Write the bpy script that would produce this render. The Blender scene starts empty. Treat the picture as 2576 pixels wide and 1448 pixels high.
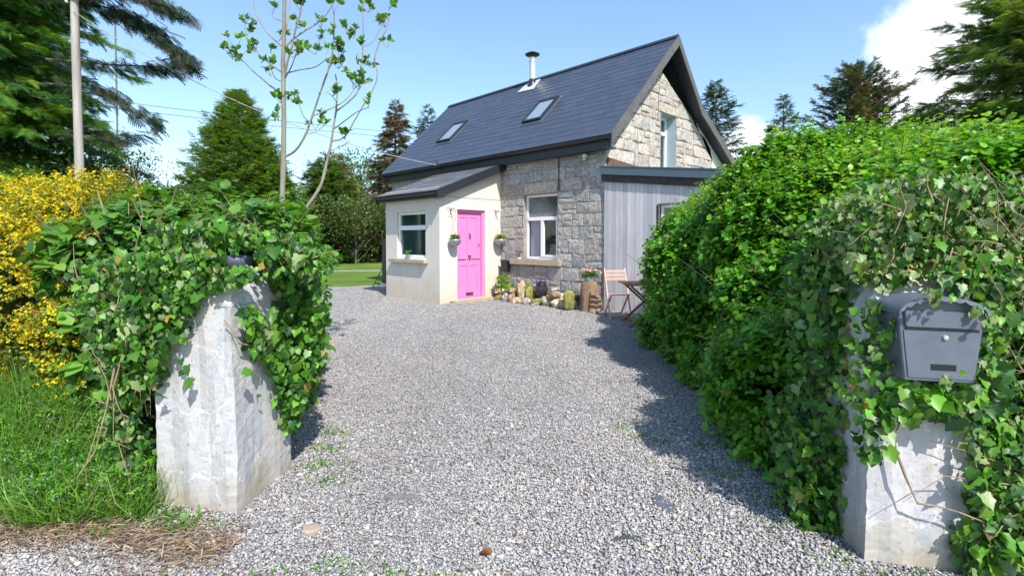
import bpy, bmesh, math
import numpy as np
from mathutils import Vector
R = math.radians
scn = bpy.context.scene
C = scn.collection
rng = np.random.default_rng(7)

# ------------------------------------------------------------------ camera
cam = bpy.data.objects.new("camera", bpy.data.cameras.new("camera"))
C.objects.link(cam); scn.camera = cam
cam.location = (0, 0, 1.4)
cam.rotation_euler = (R(88.0), 0, 0)
cam.data.sensor_width = 36.0
cam.data.lens = 17.476
cam.data.shift_y = -0.031
cam.data.clip_start = 0.02; cam.data.clip_end = 2000

# ------------------------------------------------------------------ light
SUN = Vector((0.42, -0.91, 0)).normalized() * math.cos(R(47)); SUN.z = math.sin(R(47))
sl = bpy.data.lights.new("sun", 'SUN'); sl.energy = 4.0; sl.angle = R(0.6); sl.color = (1.0, 0.95, 0.87)
so = bpy.data.objects.new("sun", sl); C.objects.link(so)
so.rotation_euler = SUN.to_track_quat('Z', 'Y').to_euler()
so.location = (3, -6, 12)
scn.view_settings.view_transform = 'Standard'; scn.view_settings.look = 'None'
scn.view_settings.gamma = 1.0; scn.view_settings.exposure = 0.76

w = bpy.data.worlds.new("World"); scn.world = w; w.use_nodes = True
nt = w.node_tree; nt.nodes.clear()
def N(nt, t, **k):
    n = nt.nodes.new(t)
    for a, b in k.items():
        if a.startswith('i_'): n.inputs[a[2:].replace('_', ' ')].default_value = b
        else: setattr(n, a, b)
    return n
sky = N(nt, 'ShaderNodeTexSky', sky_type='NISHITA', sun_disc=False, sun_elevation=R(47),
        sun_rotation=math.atan2(SUN.x, SUN.y), air_density=1.0, dust_density=0.6, ozone_density=1.6)
bg = N(nt, 'ShaderNodeBackground'); bg.inputs['Strength'].default_value = 0.143
out = N(nt, 'ShaderNodeOutputWorld')
tc = N(nt, 'ShaderNodeTexCoord')
ns = N(nt, 'ShaderNodeTexNoise'); ns.inputs['Scale'].default_value = 8; ns.inputs['Detail'].default_value = 8; ns.inputs['Roughness'].default_value = 0.6
nt.links.new(tc.outputs['Generated'], ns.inputs['Vector'])
def dirv(u, v):
    x = (u - 1287.5) / 1250; y = -(v - 644) / 1250; t = R(2)
    d = Vector((x, math.cos(t) + y * math.sin(t), -math.sin(t) + y * math.cos(t))); return d.normalized()
# banks of cumulus given by their direction in the sky (u, v) and angular size
blobs = [(2330, 235, .10, 1.6), (2430, 190, .15, 1.6), (2560, 120, .2, 1.8), (2640, 20, .2, 1.8), (2450, 60, .11, 1.3), (2450, 300, .15, 1.5), (2600, 300, .2, 1.6),
         (1885, 352, .05, 1.2), (1940, 365, .055, 1.2), (2000, 400, .08, 1.2), (1830, 390, .06, 1.2), 
         (200, 500, .05, .9), (2350, 380, .08, 1.3), (2800, 200, .25, 1.5), (3200, 100, .3, 1.5), (-600, 250, .25, 1.2)]
prev = None
for (u, v, r, wt) in blobs:
    vm = N(nt, 'ShaderNodeVectorMath', operation='DISTANCE'); nt.links.new(tc.outputs['Generated'], vm.inputs[0]); vm.inputs[1].default_value = dirv(u, v)
    mm = N(nt, 'ShaderNodeMath', operation='MULTIPLY_ADD'); nt.links.new(vm.outputs['Value'], mm.inputs[0]); mm.inputs[1].default_value = -wt / r; mm.inputs[2].default_value = wt
    if prev is None: prev = mm
    else:
        mx = N(nt, 'ShaderNodeMath', operation='MAXIMUM'); nt.links.new(prev.outputs[0], mx.inputs[0]); nt.links.new(mm.outputs[0], mx.inputs[1]); prev = mx
na = N(nt, 'ShaderNodeMath', operation='MULTIPLY_ADD'); nt.links.new(ns.outputs['Fac'], na.inputs[0]); na.inputs[1].default_value = 2.6; na.inputs[2].default_value = -1.3
ad = N(nt, 'ShaderNodeMath', operation='ADD'); nt.links.new(prev.outputs[0], ad.inputs[0]); nt.links.new(na.outputs[0], ad.inputs[1])
mr = N(nt, 'ShaderNodeMapRange', interpolation_type='SMOOTHSTEP'); nt.links.new(ad.outputs[0], mr.inputs['Value'])
mr.inputs['From Min'].default_value = 0.0; mr.inputs['From Max'].default_value = 0.85; mr.inputs['To Max'].default_value = 0.95
mixc = N(nt, 'ShaderNodeMix', data_type='RGBA')
nt.links.new(mr.outputs['Result'], mixc.inputs['Factor']); 
lift = N(nt, 'ShaderNodeMix', data_type='RGBA'); lift.inputs['Factor'].default_value = 0.12
nt.links.new(sky.outputs[0], lift.inputs[6]); lift.inputs[7].default_value = (2.0, 4.6, 8.0, 1)
nt.links.new(lift.outputs[2], mixc.inputs[6]); mixc.inputs[7].default_value = (6.6, 6.8, 7.2, 1)
nt.links.new(mixc.outputs[2], bg.inputs['Color']); nt.links.new(bg.outputs[0], out.inputs['Surface'])

# ------------------------------------------------------------------ materials
def mat(name, col=(.5, .5, .5), rough=.6, spec=.4, metal=0, var=0, vscale=5, bump=0, bscale=40, attr=False, transl=0, col2=None, coat=0, stretch=None):
    m = bpy.data.materials.new(name); m.use_nodes = True; t = m.node_tree; t.nodes.clear()
    p = N(t, 'ShaderNodeBsdfPrincipled'); o = N(t, 'ShaderNodeOutputMaterial')
    p.inputs['Roughness'].default_value = rough; p.inputs['Metallic'].default_value = metal
    p.inputs['Specular IOR Level'].default_value = spec; p.inputs['Coat Weight'].default_value = coat
    src = None
    tcn = N(t, 'ShaderNodeTexCoord'); vec = tcn.outputs['Object']
    if stretch:
        mp = N(t, 'ShaderNodeMapping'); mp.inputs['Scale'].default_value = stretch; t.links.new(vec, mp.inputs[0]); vec = mp.outputs[0]
    if attr:
        a = N(t, 'ShaderNodeAttribute', attribute_name='Col'); src = a.outputs['Color']
    if var or col2:
        n = N(t, 'ShaderNodeTexNoise'); n.inputs['Scale'].default_value = vscale; n.inputs['Detail'].default_value = 7; n.inputs['Roughness'].default_value = .65
        t.links.new(vec, n.inputs['Vector'])
        r = N(t, 'ShaderNodeMapRange'); t.links.new(n.outputs['Fac'], r.inputs[0]); r.inputs[1].default_value = .3; r.inputs[2].default_value = .7
        if src is None:
            mx = N(t, 'ShaderNodeMix', data_type='RGBA'); t.links.new(r.outputs[0], mx.inputs['Factor'])
            c2 = col2 if col2 else tuple(c * (1 - var) for c in col)
            mx.inputs[6].default_value = (*c2, 1); mx.inputs[7].default_value = (*col, 1); src = mx.outputs[2]
        else:
            r.inputs[3].default_value = 1 - var; r.inputs[4].default_value = 1 + var
            vm = N(t, 'ShaderNodeVectorMath', operation='SCALE'); t.links.new(src, vm.inputs[0]); t.links.new(r.outputs[0], vm.inputs['Scale']); src = vm.outputs[0]
    if src is not None: t.links.new(src, p.inputs['Base Color'])
    else: p.inputs['Base Color'].default_value = (*col, 1)
    if bump:
        n2 = N(t, 'ShaderNodeTexNoise'); n2.inputs['Scale'].default_value = bscale; n2.inputs['Detail'].default_value = 5
        t.links.new(vec, n2.inputs['Vector'])
        b = N(t, 'ShaderNodeBump'); b.inputs['Strength'].default_value = 1; b.inputs['Distance'].default_value = bump
        t.links.new(n2.outputs['Fac'], b.inputs['Height']); t.links.new(b.outputs[0], p.inputs['Normal'])
    if transl:
        tr = N(t, 'ShaderNodeBsdfTranslucent'); ms = N(t, 'ShaderNodeMixShader'); ms.inputs[0].default_value = transl
        hs = N(t, 'ShaderNodeMix', data_type='RGBA', blend_type='MULTIPLY'); hs.inputs['Factor'].default_value = 1
        hs.inputs[7].default_value = (1.9, 1.7, .7, 1)
        if src is not None: t.links.new(src, hs.inputs[6])
        else: hs.inputs[6].default_value = (*col, 1)
        t.links.new(hs.outputs[2], tr.inputs[0]); t.links.new(p.outputs[0], ms.inputs[1]); t.links.new(tr.outputs[0], ms.inputs[2]); t.links.new(ms.outputs[0], o.inputs[0])
    else: t.links.new(p.outputs[0], o.inputs[0])
    return m
def glass_mat(name, tint=(.75, .85, .85), refl=.06):
    m = bpy.data.materials.new(name); m.use_nodes = True; t = m.node_tree; t.nodes.clear()
    o = N(t, 'ShaderNodeOutputMaterial'); g = N(t, 'ShaderNodeBsdfGlossy'); g.inputs['Roughness'].default_value = .02
    tr = N(t, 'ShaderNodeBsdfTransparent'); tr.inputs[0].default_value = (*tint, 1)
    lw = N(t, 'ShaderNodeLayerWeight'); lw.inputs[0].default_value = .5
    pw = N(t, 'ShaderNodeMath', operation='POWER'); t.links.new(lw.outputs['Facing'], pw.inputs[0]); pw.inputs[1].default_value = 4.0
    ma = N(t, 'ShaderNodeMath', operation='MULTIPLY_ADD', use_clamp=True); t.links.new(pw.outputs[0], ma.inputs[0]); ma.inputs[1].default_value = .85; ma.inputs[2].default_value = refl
    ms = N(t, 'ShaderNodeMixShader'); t.links.new(ma.outputs[0], ms.inputs[0]); t.links.new(tr.outputs[0], ms.inputs[1]); t.links.new(g.outputs[0], ms.inputs[2]); t.links.new(ms.outputs[0], o.inputs[0])
    return m
M = dict(
    leaf=mat('leaf', attr=True, rough=.42, spec=.45, transl=.34),
    ivy=mat('ivy_leaf', attr=True, rough=.42, spec=.38, transl=.28),
    needle=mat('needle', attr=True, rough=.6, spec=.2, transl=.32),
    petal=mat('petal', attr=True, rough=.6, spec=.2, transl=.35),
    core=mat('shade_core', (.022, .035, .010), .9, .1, var=.5, vscale=12, bump=.05, bscale=18),  # dark tone stands in for the shade inside hedge and shrubs
    bark=mat('bark', (.16, .14, .11), .85, .2, var=.5, vscale=10, bump=.01, bscale=40, stretch=(1, 1, .25)),
    pale_bark=mat('pale_bark', (.30, .27, .21), .75, .3, var=.45, vscale=14, bump=.003, bscale=60, stretch=(1, 1, .3)),
    twig=mat('dry_twig', (.34, .25, .16), .85, .2, var=.4, vscale=20),
    stone=mat('granite_block', attr=True, rough=.88, spec=.2, var=.42, vscale=15, bump=.018, bscale=20),
    mortar=mat('mortar', (.40, .365, .32), .95, .1, var=.5, vscale=6, bump=.01, bscale=40),
    brownmortar=mat('brown_mortar', (.24, .175, .12), .95, .1, var=.45, vscale=6, bump=.01, bscale=40),
    render_=mat('cream_render', (.66, .61, .545), .88, .2, var=.10, vscale=1.6, bump=.0025, bscale=60),
    plaster=mat('white_plaster', (.70, .71, .72), .85, .2, var=.12, vscale=3, bump=.003, bscale=40),
    white=mat('white_upvc', (.80, .81, .82), .3, .5),
    slate=mat('slate', attr=True, rough=.42, spec=.5, var=.18, vscale=9, bump=.002, bscale=60),
    darkmetal=mat('dark_trim', (.022, .026, .034), .42, .5, var=.3, vscale=6),
    bluetrim=mat('grey_blue_capping', (.085, .125, .16), .4, .5, var=.15, vscale=4),
    barge=mat('weathered_barge_board', (.13, .125, .125), .6, .4, var=.35, vscale=5, stretch=(1, 1, 1)),
    pink=mat('pink_paint', (.84, .235, .52), .42, .45, var=.12, vscale=7, bump=.0006, bscale=30),
    black=mat('black_iron', (.012, .012, .014), .4, .5),
    steel=mat('stainless_steel', (.72, .71, .68), .38, .5, metal=.75),
    zinc=mat('zinc', (.36, .38, .41), .4, .5, metal=.5, var=.2, vscale=12),
    lead=mat('lead_flashing', (.55, .56, .58), .5, .4, var=.3, vscale=8),
    sill=mat('sandstone_sill', (.48, .40, .28), .9, .2, var=.35, vscale=9, bump=.006, bscale=40),
    board=mat('silvered_larch_board', attr=True, rough=.8, spec=.2, var=.14, vscale=9, bump=.002, bscale=50, stretch=(1, 1, .15)),
    tile=mat('brown_tile', (.17, .105, .08), .85, .2, var=.4, vscale=14, bump=.008, bscale=30),
    room=mat('dim_room', (.30, .40, .38), .9, .1),
    curtain=mat('pale_curtain', (.82, .78, .80), .9, .1, var=.1, vscale=4),
    door_reflection=mat('plum_reflection', (.17, .04, .08), .9, .1),
    glass=glass_mat('window_glass'), rglass=glass_mat('roof_glass', (.5, .55, .6), .55),
    pinkwood=mat('faded_pink_wood', (.62, .43, .36), .7, .3, var=.2, vscale=12),
    brownwood=mat('oiled_brown_wood', (.22, .085, .045), .55, .4, var=.35, vscale=12),
    log=mat('log_bark', (.36, .23, .15), .9, .15, var=.65, vscale=6, bump=.02, bscale=14, stretch=(1, 1, .35)),
    cutwood=mat('cut_wood', (.50, .38, .24), .85, .2, var=.3, vscale=12),
    rock=mat('rockery_stone', attr=True, rough=.9, spec=.2, var=.45, vscale=14, bump=.015, bscale=22),
    pot=mat('dark_glazed_pot', (.03, .025, .035), .3, .5),
    terracotta=mat('soil', (.06, .04, .03), .95, .1),
    mailbox=mat('grey_blue_enamel', (.125, .142, .185), .42, .45, var=.28, vscale=7, bump=.0006, bscale=80),
    pole=mat('grey_pole_wood', (.47, .43, .40), .85, .2, var=.55, vscale=9, bump=.008, bscale=30, stretch=(1, 1, .08)),
    cable=mat('cable', (.16, .15, .14), .6, .3),
)
# weathered limewash on the gate pillars
def pillar_mat():
    m = mat('weathered_limewash', (.49, .485, .49), .92, .15, var=.1, vscale=2.5, bump=.006, bscale=22); t = m.node_tree
    p = [n for n in t.nodes if n.type == 'BSDF_PRINCIPLED'][0]; src = p.inputs['Base Color'].links[0].from_socket
    tcn = N(t, 'ShaderNodeTexCoord')
    def noise(sc, st, d=8, rough=.7):
        mp = N(t, 'ShaderNodeMapping'); mp.inputs['Scale'].default_value = st; t.links.new(tcn.outputs['Object'], mp.inputs[0])
        n = N(t, 'ShaderNodeTexNoise'); n.inputs['Scale'].default_value = sc; n.inputs['Detail'].default_value = d; n.inputs['Roughness'].default_value = rough; t.links.new(mp.outputs[0], n.inputs[0]); return n
    def blend(src, n, lo, hi, col, fac):
        r = N(t, 'ShaderNodeMapRange'); r.inputs[1].default_value = lo; r.inputs[2].default_value = hi; r.inputs[4].default_value = fac; t.links.new(n.outputs['Fac'], r.inputs[0])
        mx = N(t, 'ShaderNodeMix', data_type='RGBA'); t.links.new(r.outputs[0], mx.inputs['Factor']); t.links.new(src, mx.inputs[6]); mx.inputs[7].default_value = (*col, 1); return mx.outputs[2]
    s = blend(src, noise(7, (1, 1, .35)), .5, .66, (.30, .34, .40), .75)
    s = blend(s, noise(16, (1, 1, .5), 10, .8), .54, .62, (.30, .27, .22), .55)
    s = blend(s, noise(4, (1, 1, .5)), .52, .70, (.66, .56, .42), .45)
    s = blend(s, noise(60, (1, 1, 1), 3, .5), .62, .70, (.16, .15, .13), .6)
    # old hairline cracks filled with lighter mortar
    v = N(t, 'ShaderNodeTexVoronoi', feature='DISTANCE_TO_EDGE'); v.inputs['Scale'].default_value = 2.6
    nn = noise(5, (1, 1, 1), 4); mv = N(t, 'ShaderNodeVectorMath', operation='MULTIPLY_ADD'); t.links.new(nn.outputs['Color'], mv.inputs[0]); mv.inputs[1].default_value = (.25, .25, .25); t.links.new(tcn.outputs['Object'], mv.inputs[2]); t.links.new(mv.outputs[0], v.inputs['Vector'])
    r = N(t, 'ShaderNodeMapRange'); r.inputs[1].default_value = .0; r.inputs[2].default_value = .018; r.inputs[3].default_value = .55; r.inputs[4].default_value = 0; t.links.new(v.outputs['Distance'], r.inputs[0])
    mx = N(t, 'ShaderNodeMix', data_type='RGBA'); t.links.new(r.outputs[0], mx.inputs['Factor']); t.links.new(s, mx.inputs[6]); mx.inputs[7].default_value = (.78, .75, .70, 1)
    t.links.new(mx.outputs[2], p.inputs['Base Color']); return m
M['pillar'] = pillar_mat()
def foot_stain():
    t = M['pillar'].node_tree; p = [n for n in t.nodes if n.type == 'BSDF_PRINCIPLED'][0]; s = p.inputs['Base Color'].links[0].from_socket
    tcn = N(t, 'ShaderNodeTexCoord'); sp = N(t, 'ShaderNodeSeparateXYZ'); t.links.new(tcn.outputs['Object'], sp.inputs[0])
    n = N(t, 'ShaderNodeTexNoise'); n.inputs['Scale'].default_value = 6; n.inputs['Detail'].default_value = 9; t.links.new(tcn.outputs['Object'], n.inputs[0])
    m = N(t, 'ShaderNodeMath', operation='MULTIPLY_ADD'); t.links.new(n.outputs['Fac'], m.inputs[0]); m.inputs[1].default_value = -.75; t.links.new(sp.outputs[2], m.inputs[2])
    r = N(t, 'ShaderNodeMapRange'); r.inputs[1].default_value = -.12; r.inputs[2].default_value = -.40; r.inputs[3].default_value = 0; r.inputs[4].default_value = .75; t.links.new(m.outputs[0], r.inputs[0])
    mx = N(t, 'ShaderNodeMix', data_type='RGBA'); t.links.new(r.outputs[0], mx.inputs['Factor']); t.links.new(s, mx.inputs[6]); mx.inputs[7].default_value = (.34, .29, .20, 1)
    t.links.new(mx.outputs[2], p.inputs['Base Color'])
foot_stain()

def gravel_mat():
    m = bpy.data.materials.new('crushed_stone'); m.use_nodes = True; t = m.node_tree; t.nodes.clear()
    p = N(t, 'ShaderNodeBsdfPrincipled'); o = N(t, 'ShaderNodeOutputMaterial'); p.inputs['Roughness'].default_value = .85; p.inputs['Specular IOR Level'].default_value = .25
    tcn = N(t, 'ShaderNodeTexCoord')
    v = N(t, 'ShaderNodeTexVoronoi'); v.inputs['Scale'].default_value = 46; v.inputs['Randomness'].default_value = 1; t.links.new(tcn.outputs['Object'], v.inputs['Vector'])
    sp = N(t, 'ShaderNodeSeparateColor'); t.links.new(v.outputs['Color'], sp.inputs[0])
    cr = N(t, 'ShaderNodeValToRGB'); e = cr.color_ramp; e.elements[0].color = (.15, .15, .16, 1); e.elements[1].color = (.52, .51, .50, 1)
    for pos, c in ((.2, (.24, .24, .25)), (.45, (.37, .36, .36)), (.62, (.44, .39, .33)), (.75, (.45, .445, .46))):
        q = e.elements.new(pos); q.color = (*c, 1)
    t.links.new(sp.outputs[0], cr.inputs[0])
    n = N(t, 'ShaderNodeTexNoise'); n.inputs['Scale'].default_value = .7; n.inputs['Detail'].default_value = 5; t.links.new(tcn.outputs['Object'], n.inputs[0])
    r = N(t, 'ShaderNodeMapRange'); r.inputs[1].default_value = .3; r.inputs[2].default_value = .7; r.inputs[3].default_value = .82; r.inputs[4].default_value = 1.12; t.links.new(n.outputs['Fac'], r.inputs[0])
    vm = N(t, 'ShaderNodeVectorMath', operation='SCALE'); t.links.new(cr.outputs[0], vm.inputs[0]); t.links.new(r.outputs[0], vm.inputs['Scale'])
    t.links.new(vm.outputs[0], p.inputs['Base Color'])
    b = N(t, 'ShaderNodeBump', invert=True); b.inputs['Distance'].default_value = .014; t.links.new(v.outputs['Distance'], b.inputs['Height'])
    b2 = N(t, 'ShaderNodeBump'); b2.inputs['Distance'].default_value = .012; t.links.new(sp.outputs[1], b2.inputs['Height']); t.links.new(b.outputs[0], b2.inputs['Normal'])
    t.links.new(b2.outputs[0], p.inputs['Normal']); t.links.new(p.outputs[0], o.inputs[0]); return m
M['gravel'] = gravel_mat()
def splash():
    # tan splash stains and faint rain streaks low on the porch render
    t = M['render_'].node_tree; p = [n for n in t.nodes if n.type == 'BSDF_PRINCIPLED'][0]; s = p.inputs['Base Color'].links[0].from_socket
    tcn = N(t, 'ShaderNodeTexCoord'); sp = N(t, 'ShaderNodeSeparateXYZ'); t.links.new(tcn.outputs['Object'], sp.inputs[0])
    n = N(t, 'ShaderNodeTexNoise'); n.inputs['Scale'].default_value = 3.5; n.inputs['Detail'].default_value = 8; t.links.new(tcn.outputs['Object'], n.inputs[0])
    m = N(t, 'ShaderNodeMath', operation='MULTIPLY_ADD'); t.links.new(n.outputs['Fac'], m.inputs[0]); m.inputs[1].default_value = -1.1; t.links.new(sp.outputs[2], m.inputs[2])
    r = N(t, 'ShaderNodeMapRange'); r.inputs[1].default_value = .12; r.inputs[2].default_value = -.5; r.inputs[3].default_value = 0; r.inputs[4].default_value = .55; t.links.new(m.outputs[0], r.inputs[0])
    mx = N(t, 'ShaderNodeMix', data_type='RGBA'); t.links.new(r.outputs[0], mx.inputs['Factor']); t.links.new(s, mx.inputs[6]); mx.inputs[7].default_value = (.50, .40, .27, 1)
    mp = N(t, 'ShaderNodeMapping'); mp.inputs['Scale'].default_value = (3, 3, .25); t.links.new(tcn.outputs['Object'], mp.inputs[0])
    n2 = N(t, 'ShaderNodeTexNoise'); n2.inputs['Scale'].default_value = 4; n2.inputs['Detail'].default_value = 6; t.links.new(mp.outputs[0], n2.inputs[0])
    r2 = N(t, 'ShaderNodeMapRange'); r2.inputs[1].default_value = .52; r2.inputs[2].default_value = .72; r2.inputs[4].default_value = .30; t.links.new(n2.outputs['Fac'], r2.inputs[0])
    m2 = N(t, 'ShaderNodeMix', data_type='RGBA'); t.links.new(r2.outputs[0], m2.inputs['Factor']); t.links.new(mx.outputs[2], m2.inputs[6]); m2.inputs[7].default_value = (.44, .40, .36, 1)
    t.links.new(m2.outputs[2], p.inputs['Base Color'])
splash()
M['pebble'] = mat('stone_chip', attr=True, rough=.8, spec=.3)
def grass_mat():
    m = mat('lawn_grass', (.16, .27, .045), .9, .15, var=.45, vscale=.5, bump=.03, bscale=60); return m
M['lawn'] = grass_mat()
M['soilbank'] = mat('mossy_soil', (.045, .07, .02), .95, .1, col2=(.06, .045, .03), vscale=5, bump=.03, bscale=14)
M['pathm'] = mat('lawn_path_grit', (.34, .33, .28), .9, .1, var=.3, vscale=3)

# ------------------------------------------------------------------ object helpers
def tag(o, label=None, cat=None, group=None, kind=None):
    if label: o['label'] = label
    if cat: o['category'] = cat
    if group: o['group'] = group
    if kind: o['kind'] = kind
    return o
def thing(name, loc, label, cat, group=None):
    o = bpy.data.objects.new(name, None); C.objects.link(o); o.location = loc; o.empty_display_size = .1
    return tag(o, label, cat, group)
def link(name, me, m, parent=None, smooth=False):
    o = bpy.data.objects.new(name, me); C.objects.link(o)
    if m is not None:
        for mm in (m if isinstance(m, (list, tuple)) else [m]): me.materials.append(mm)
    if smooth: me.polygons.foreach_set('use_smooth', [True] * len(me.polygons))
    if parent is not None:
        root = parent
        while root.parent: root = root.parent
        me.transform(__import__('mathutils').Matrix.Translation(-Vector(root.location)))
        o.parent = parent
    return o
class MB:
    """collects polygons (world coordinates) with a colour and a material slot each"""
    def __init__(s): s.v = []; s.f = []; s.c = []; s.mi = []
    def poly(s, pts, col=(1, 1, 1), mi=0):
        k = len(s.v); s.v += [tuple(p) for p in pts]; s.f.append(tuple(range(k, k + len(pts)))); s.c.append(col); s.mi.append(mi)
    def solid(s, A, B, col=(1, 1, 1), mi=0):
        """prism between two matching outlines"""
        n = len(A); k = len(s.v); s.v += [tuple(p) for p in A] + [tuple(p) for p in B]
        s.f += [tuple(range(k, k + n))[::-1], tuple(range(k + n, k + 2 * n))] + [(k + i, k + (i + 1) % n, k + n + (i + 1) % n, k + n + i) for i in range(n)]
        s.c += [col] * (n + 2); s.mi += [mi] * (n + 2)
    def box(s, f, lo, hi, col=(1, 1, 1), mi=0):
        (x0, y0, z0), (x1, y1, z1) = lo, hi
        s.solid([f(x0, y0, z0), f(x1, y0, z0), f(x1, y1, z0), f(x0, y1, z0)], [f(x0, y0, z1), f(x1, y0, z1), f(x1, y1, z1), f(x0, y1, z1)], col, mi)
    def tube(s, pts, r, n=8, col=(1, 1, 1), mi=0, cap=True):
        pts = [Vector(p) for p in pts]; k = len(s.v); rr = r if isinstance(r, (list, tuple, np.ndarray)) else [r] * len(pts)
        up = None
        for i, p in enumerate(pts):
            d = (pts[min(i + 1, len(pts) - 1)] - pts[max(i - 1, 0)]).normalized()
            if up is None: up = Vector((0, 0, 1)) if abs(d.z) < .9 else Vector((1, 0, 0))
            a = d.cross(up).normalized(); b = a.cross(d); up = b
            for j in range(n):
                t = 2 * math.pi * j / n; q = p + (a * math.cos(t) + b * math.sin(t)) * rr[i]; s.v.append(tuple(q))
        for i in range(len(pts) - 1):
            for j in range(n):
                s.f.append((k + i * n + j, k + i * n + (j + 1) % n, k + (i + 1) * n + (j + 1) % n, k + (i + 1) * n + j)); s.c.append(col); s.mi.append(mi)
        if cap:
            s.f += [tuple(range(k, k + n)), tuple(range(k + (len(pts) - 1) * n, k + len(pts) * n))[::-1]]; s.c += [col] * 2; s.mi += [mi] * 2
    def lathe(s, c, prof, n=24, col=(1, 1, 1), mi=0):
        k = len(s.v)
        for (r, z) in prof:
            for j in range(n): t = 2 * math.pi * j / n; s.v.append((c[0] + r * math.cos(t), c[1] + r * math.sin(t), c[2] + z))
        for i in range(len(prof) - 1):
            for j in range(n): s.f.append((k + i * n + j, k + i * n + (j + 1) % n, k + (i + 1) * n + (j + 1) % n, k + (i + 1) * n + j)); s.c.append(col); s.mi.append(mi)
        s.f += [tuple(range(k, k + n))[::-1], tuple(range(k + (len(prof) - 1) * n, k + len(prof) * n))]; s.c += [col] * 2; s.mi += [mi] * 2
    def build(s, name, m, parent=None, smooth=False, bevel=0, recalc=True):
        me = bpy.data.meshes.new(name); me.from_pydata(s.v, [], s.f)
        a = me.attributes.new('Col', 'FLOAT_COLOR', 'FACE'); a.data.foreach_set('color', np.array([(*c, 1) for c in s.c], np.float32).ravel())
        me.polygons.foreach_set('material_index', s.mi); me.update()
        if recalc:
            bm = bmesh.new(); bm.from_mesh(me); bmesh.ops.recalc_face_normals(bm, faces=bm.faces)
            if bevel: bmesh.ops.bevel(bm, geom=[e for e in bm.edges if len(e.link_faces) == 2 and e.calc_face_angle(0) > .5], offset=bevel, segments=2, affect='EDGES', clamp_overlap=True)
            bm.to_mesh(me); bm.free()
        return link(name, me, m, parent, smooth)
def mesh_np(name, V, loops, totals, cols, m, parent=None, smooth=False, label=None):
    me = bpy.data.meshes.new(name); me.vertices.add(len(V)); me.vertices.foreach_set('co', np.ascontiguousarray(V, np.float32).ravel())
    me.loops.add(len(loops)); me.loops.foreach_set('vertex_index', loops.astype(np.int32))
    st = np.concatenate([[0], np.cumsum(totals)[:-1]]).astype(np.int32)
    me.polygons.add(len(totals)); me.polygons.foreach_set('loop_start', st); me.polygons.foreach_set('loop_total', totals.astype(np.int32))
    me.update(calc_edges=True)
    a = me.attributes.new('Col', 'FLOAT_COLOR', 'FACE'); c4 = np.ones((len(totals), 4), np.float32); c4[:, :3] = cols; a.data.foreach_set('color', c4.ravel())
    return link(name, me, m, parent, smooth)

# ------------------------------------------------------------------ foliage
# a template = vertices (along-length x, across y, normal z) with unit length, and faces
OV = (np.array([(0, 0, 0), (.3, -.30, .07), (.3, .30, .07), (.3, 0, 0), (.68, -.24, .03), (.68, .24, .03), (.68, 0, -.03), (1, 0, -.14)]),
      [(0, 1, 3), (0, 3, 2), (1, 4, 6, 3), (3, 6, 5, 2), (4, 7, 6), (6, 7, 5)])
ROUND = (np.array([(0, 0, 0), (.22, -.36, .08), (.22, .36, .08), (.45, 0, -.02), (.72, -.34, .03), (.72, .34, .03), (1, 0, -.1)]),
         [(0, 1, 3), (0, 3, 2), (1, 4, 3), (3, 5, 2), (4, 6, 3), (3, 6, 5)])
_iv = [(0, 0), (-.10, .24), (.05, .46), (.28, .36), (.52, .44), (.66, .26), (1.0, 0), (.66, -.26), (.52, -.44), (.28, -.36), (.05, -.46), (-.10, -.24)]
IVY = (np.array([(.34, 0, -.04)] + [(x, y, .28 * abs(y) - .30 * max(x - .4, 0) ** 1.3 - .04) for x, y in _iv]), [(0, i + 1, (i + 1) % 12 + 1) for i in range(12)])
STRIP = (np.array([(0, -.05, 0), (0, .05, 0), (.5, .045, .06), (.5, -.045, .06), (1, 0, -.05)]), [(0, 3, 2, 1), (3, 4, 2)])
def _spray(n=7, w=.05, dr=.12):
    V = [(0, -.02, 0), (0, .02, 0), (1, 0, -dr)]; F = [(0, 2, 1)]
    for i in range(n):
        t = .12 + .78 * i / (n - 1)
        for sgn in (-1, 1):
            L = (.52 - .36 * t); k = len(V); z = -dr * t * t
            V += [(t - w, 0, z), (t + w, 0, z), (t + L * .75, sgn * L, z - .10)]; F.append((k, k + 1, k + 2) if sgn > 0 else (k + 1, k, k + 2))
    return np.array(V), F
SPRAY = _spray(7, .05); SPRAYC = _spray(4, .09, .2)
FLOWER = (np.array([(0, 0, 0), (.5, -.35, .2), (.7, 0, .25), (.5, .35, .2), (0, .6, .2), (-.3, .45, .2), (-.6, 0, .2), (-.3, -.5, .2), (0, -.6, .2)]), [(0, 1, 2, 3), (0, 4, 5), (0, 5, 6), (0, 7, 8), (0, 8, 1)])
def norm(a): return a / np.maximum(np.linalg.norm(a, axis=-1, keepdims=True), 1e-9)
def leaves(name, P, D, Nn, S, T, cols, m, parent=None, width=None):
    """place template T at P, length along D, facing Nn, size S"""
    V0, F = T; n = len(P); D = norm(D); Nn = norm(Nn - D * np.sum(Nn * D, -1, keepdims=True)); B = np.cross(Nn, D)
    W = S if width is None else width
    V = P[:, None] + V0[None, :, 0, None] * (D * S[:, None])[:, None] + V0[None, :, 1, None] * (B * W[:, None])[:, None] + V0[None, :, 2, None] * (Nn * S[:, None])[:, None]
    lp = np.concatenate([np.array(f) for f in F]); tt = np.array([len(f) for f in F])
    loops = (lp[None] + (np.arange(n) * len(V0))[:, None]).ravel(); tot = np.tile(tt, n)
    return mesh_np(name, V.reshape(-1, 3), loops, tot, np.repeat(cols, len(F), 0), m, parent)
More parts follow.
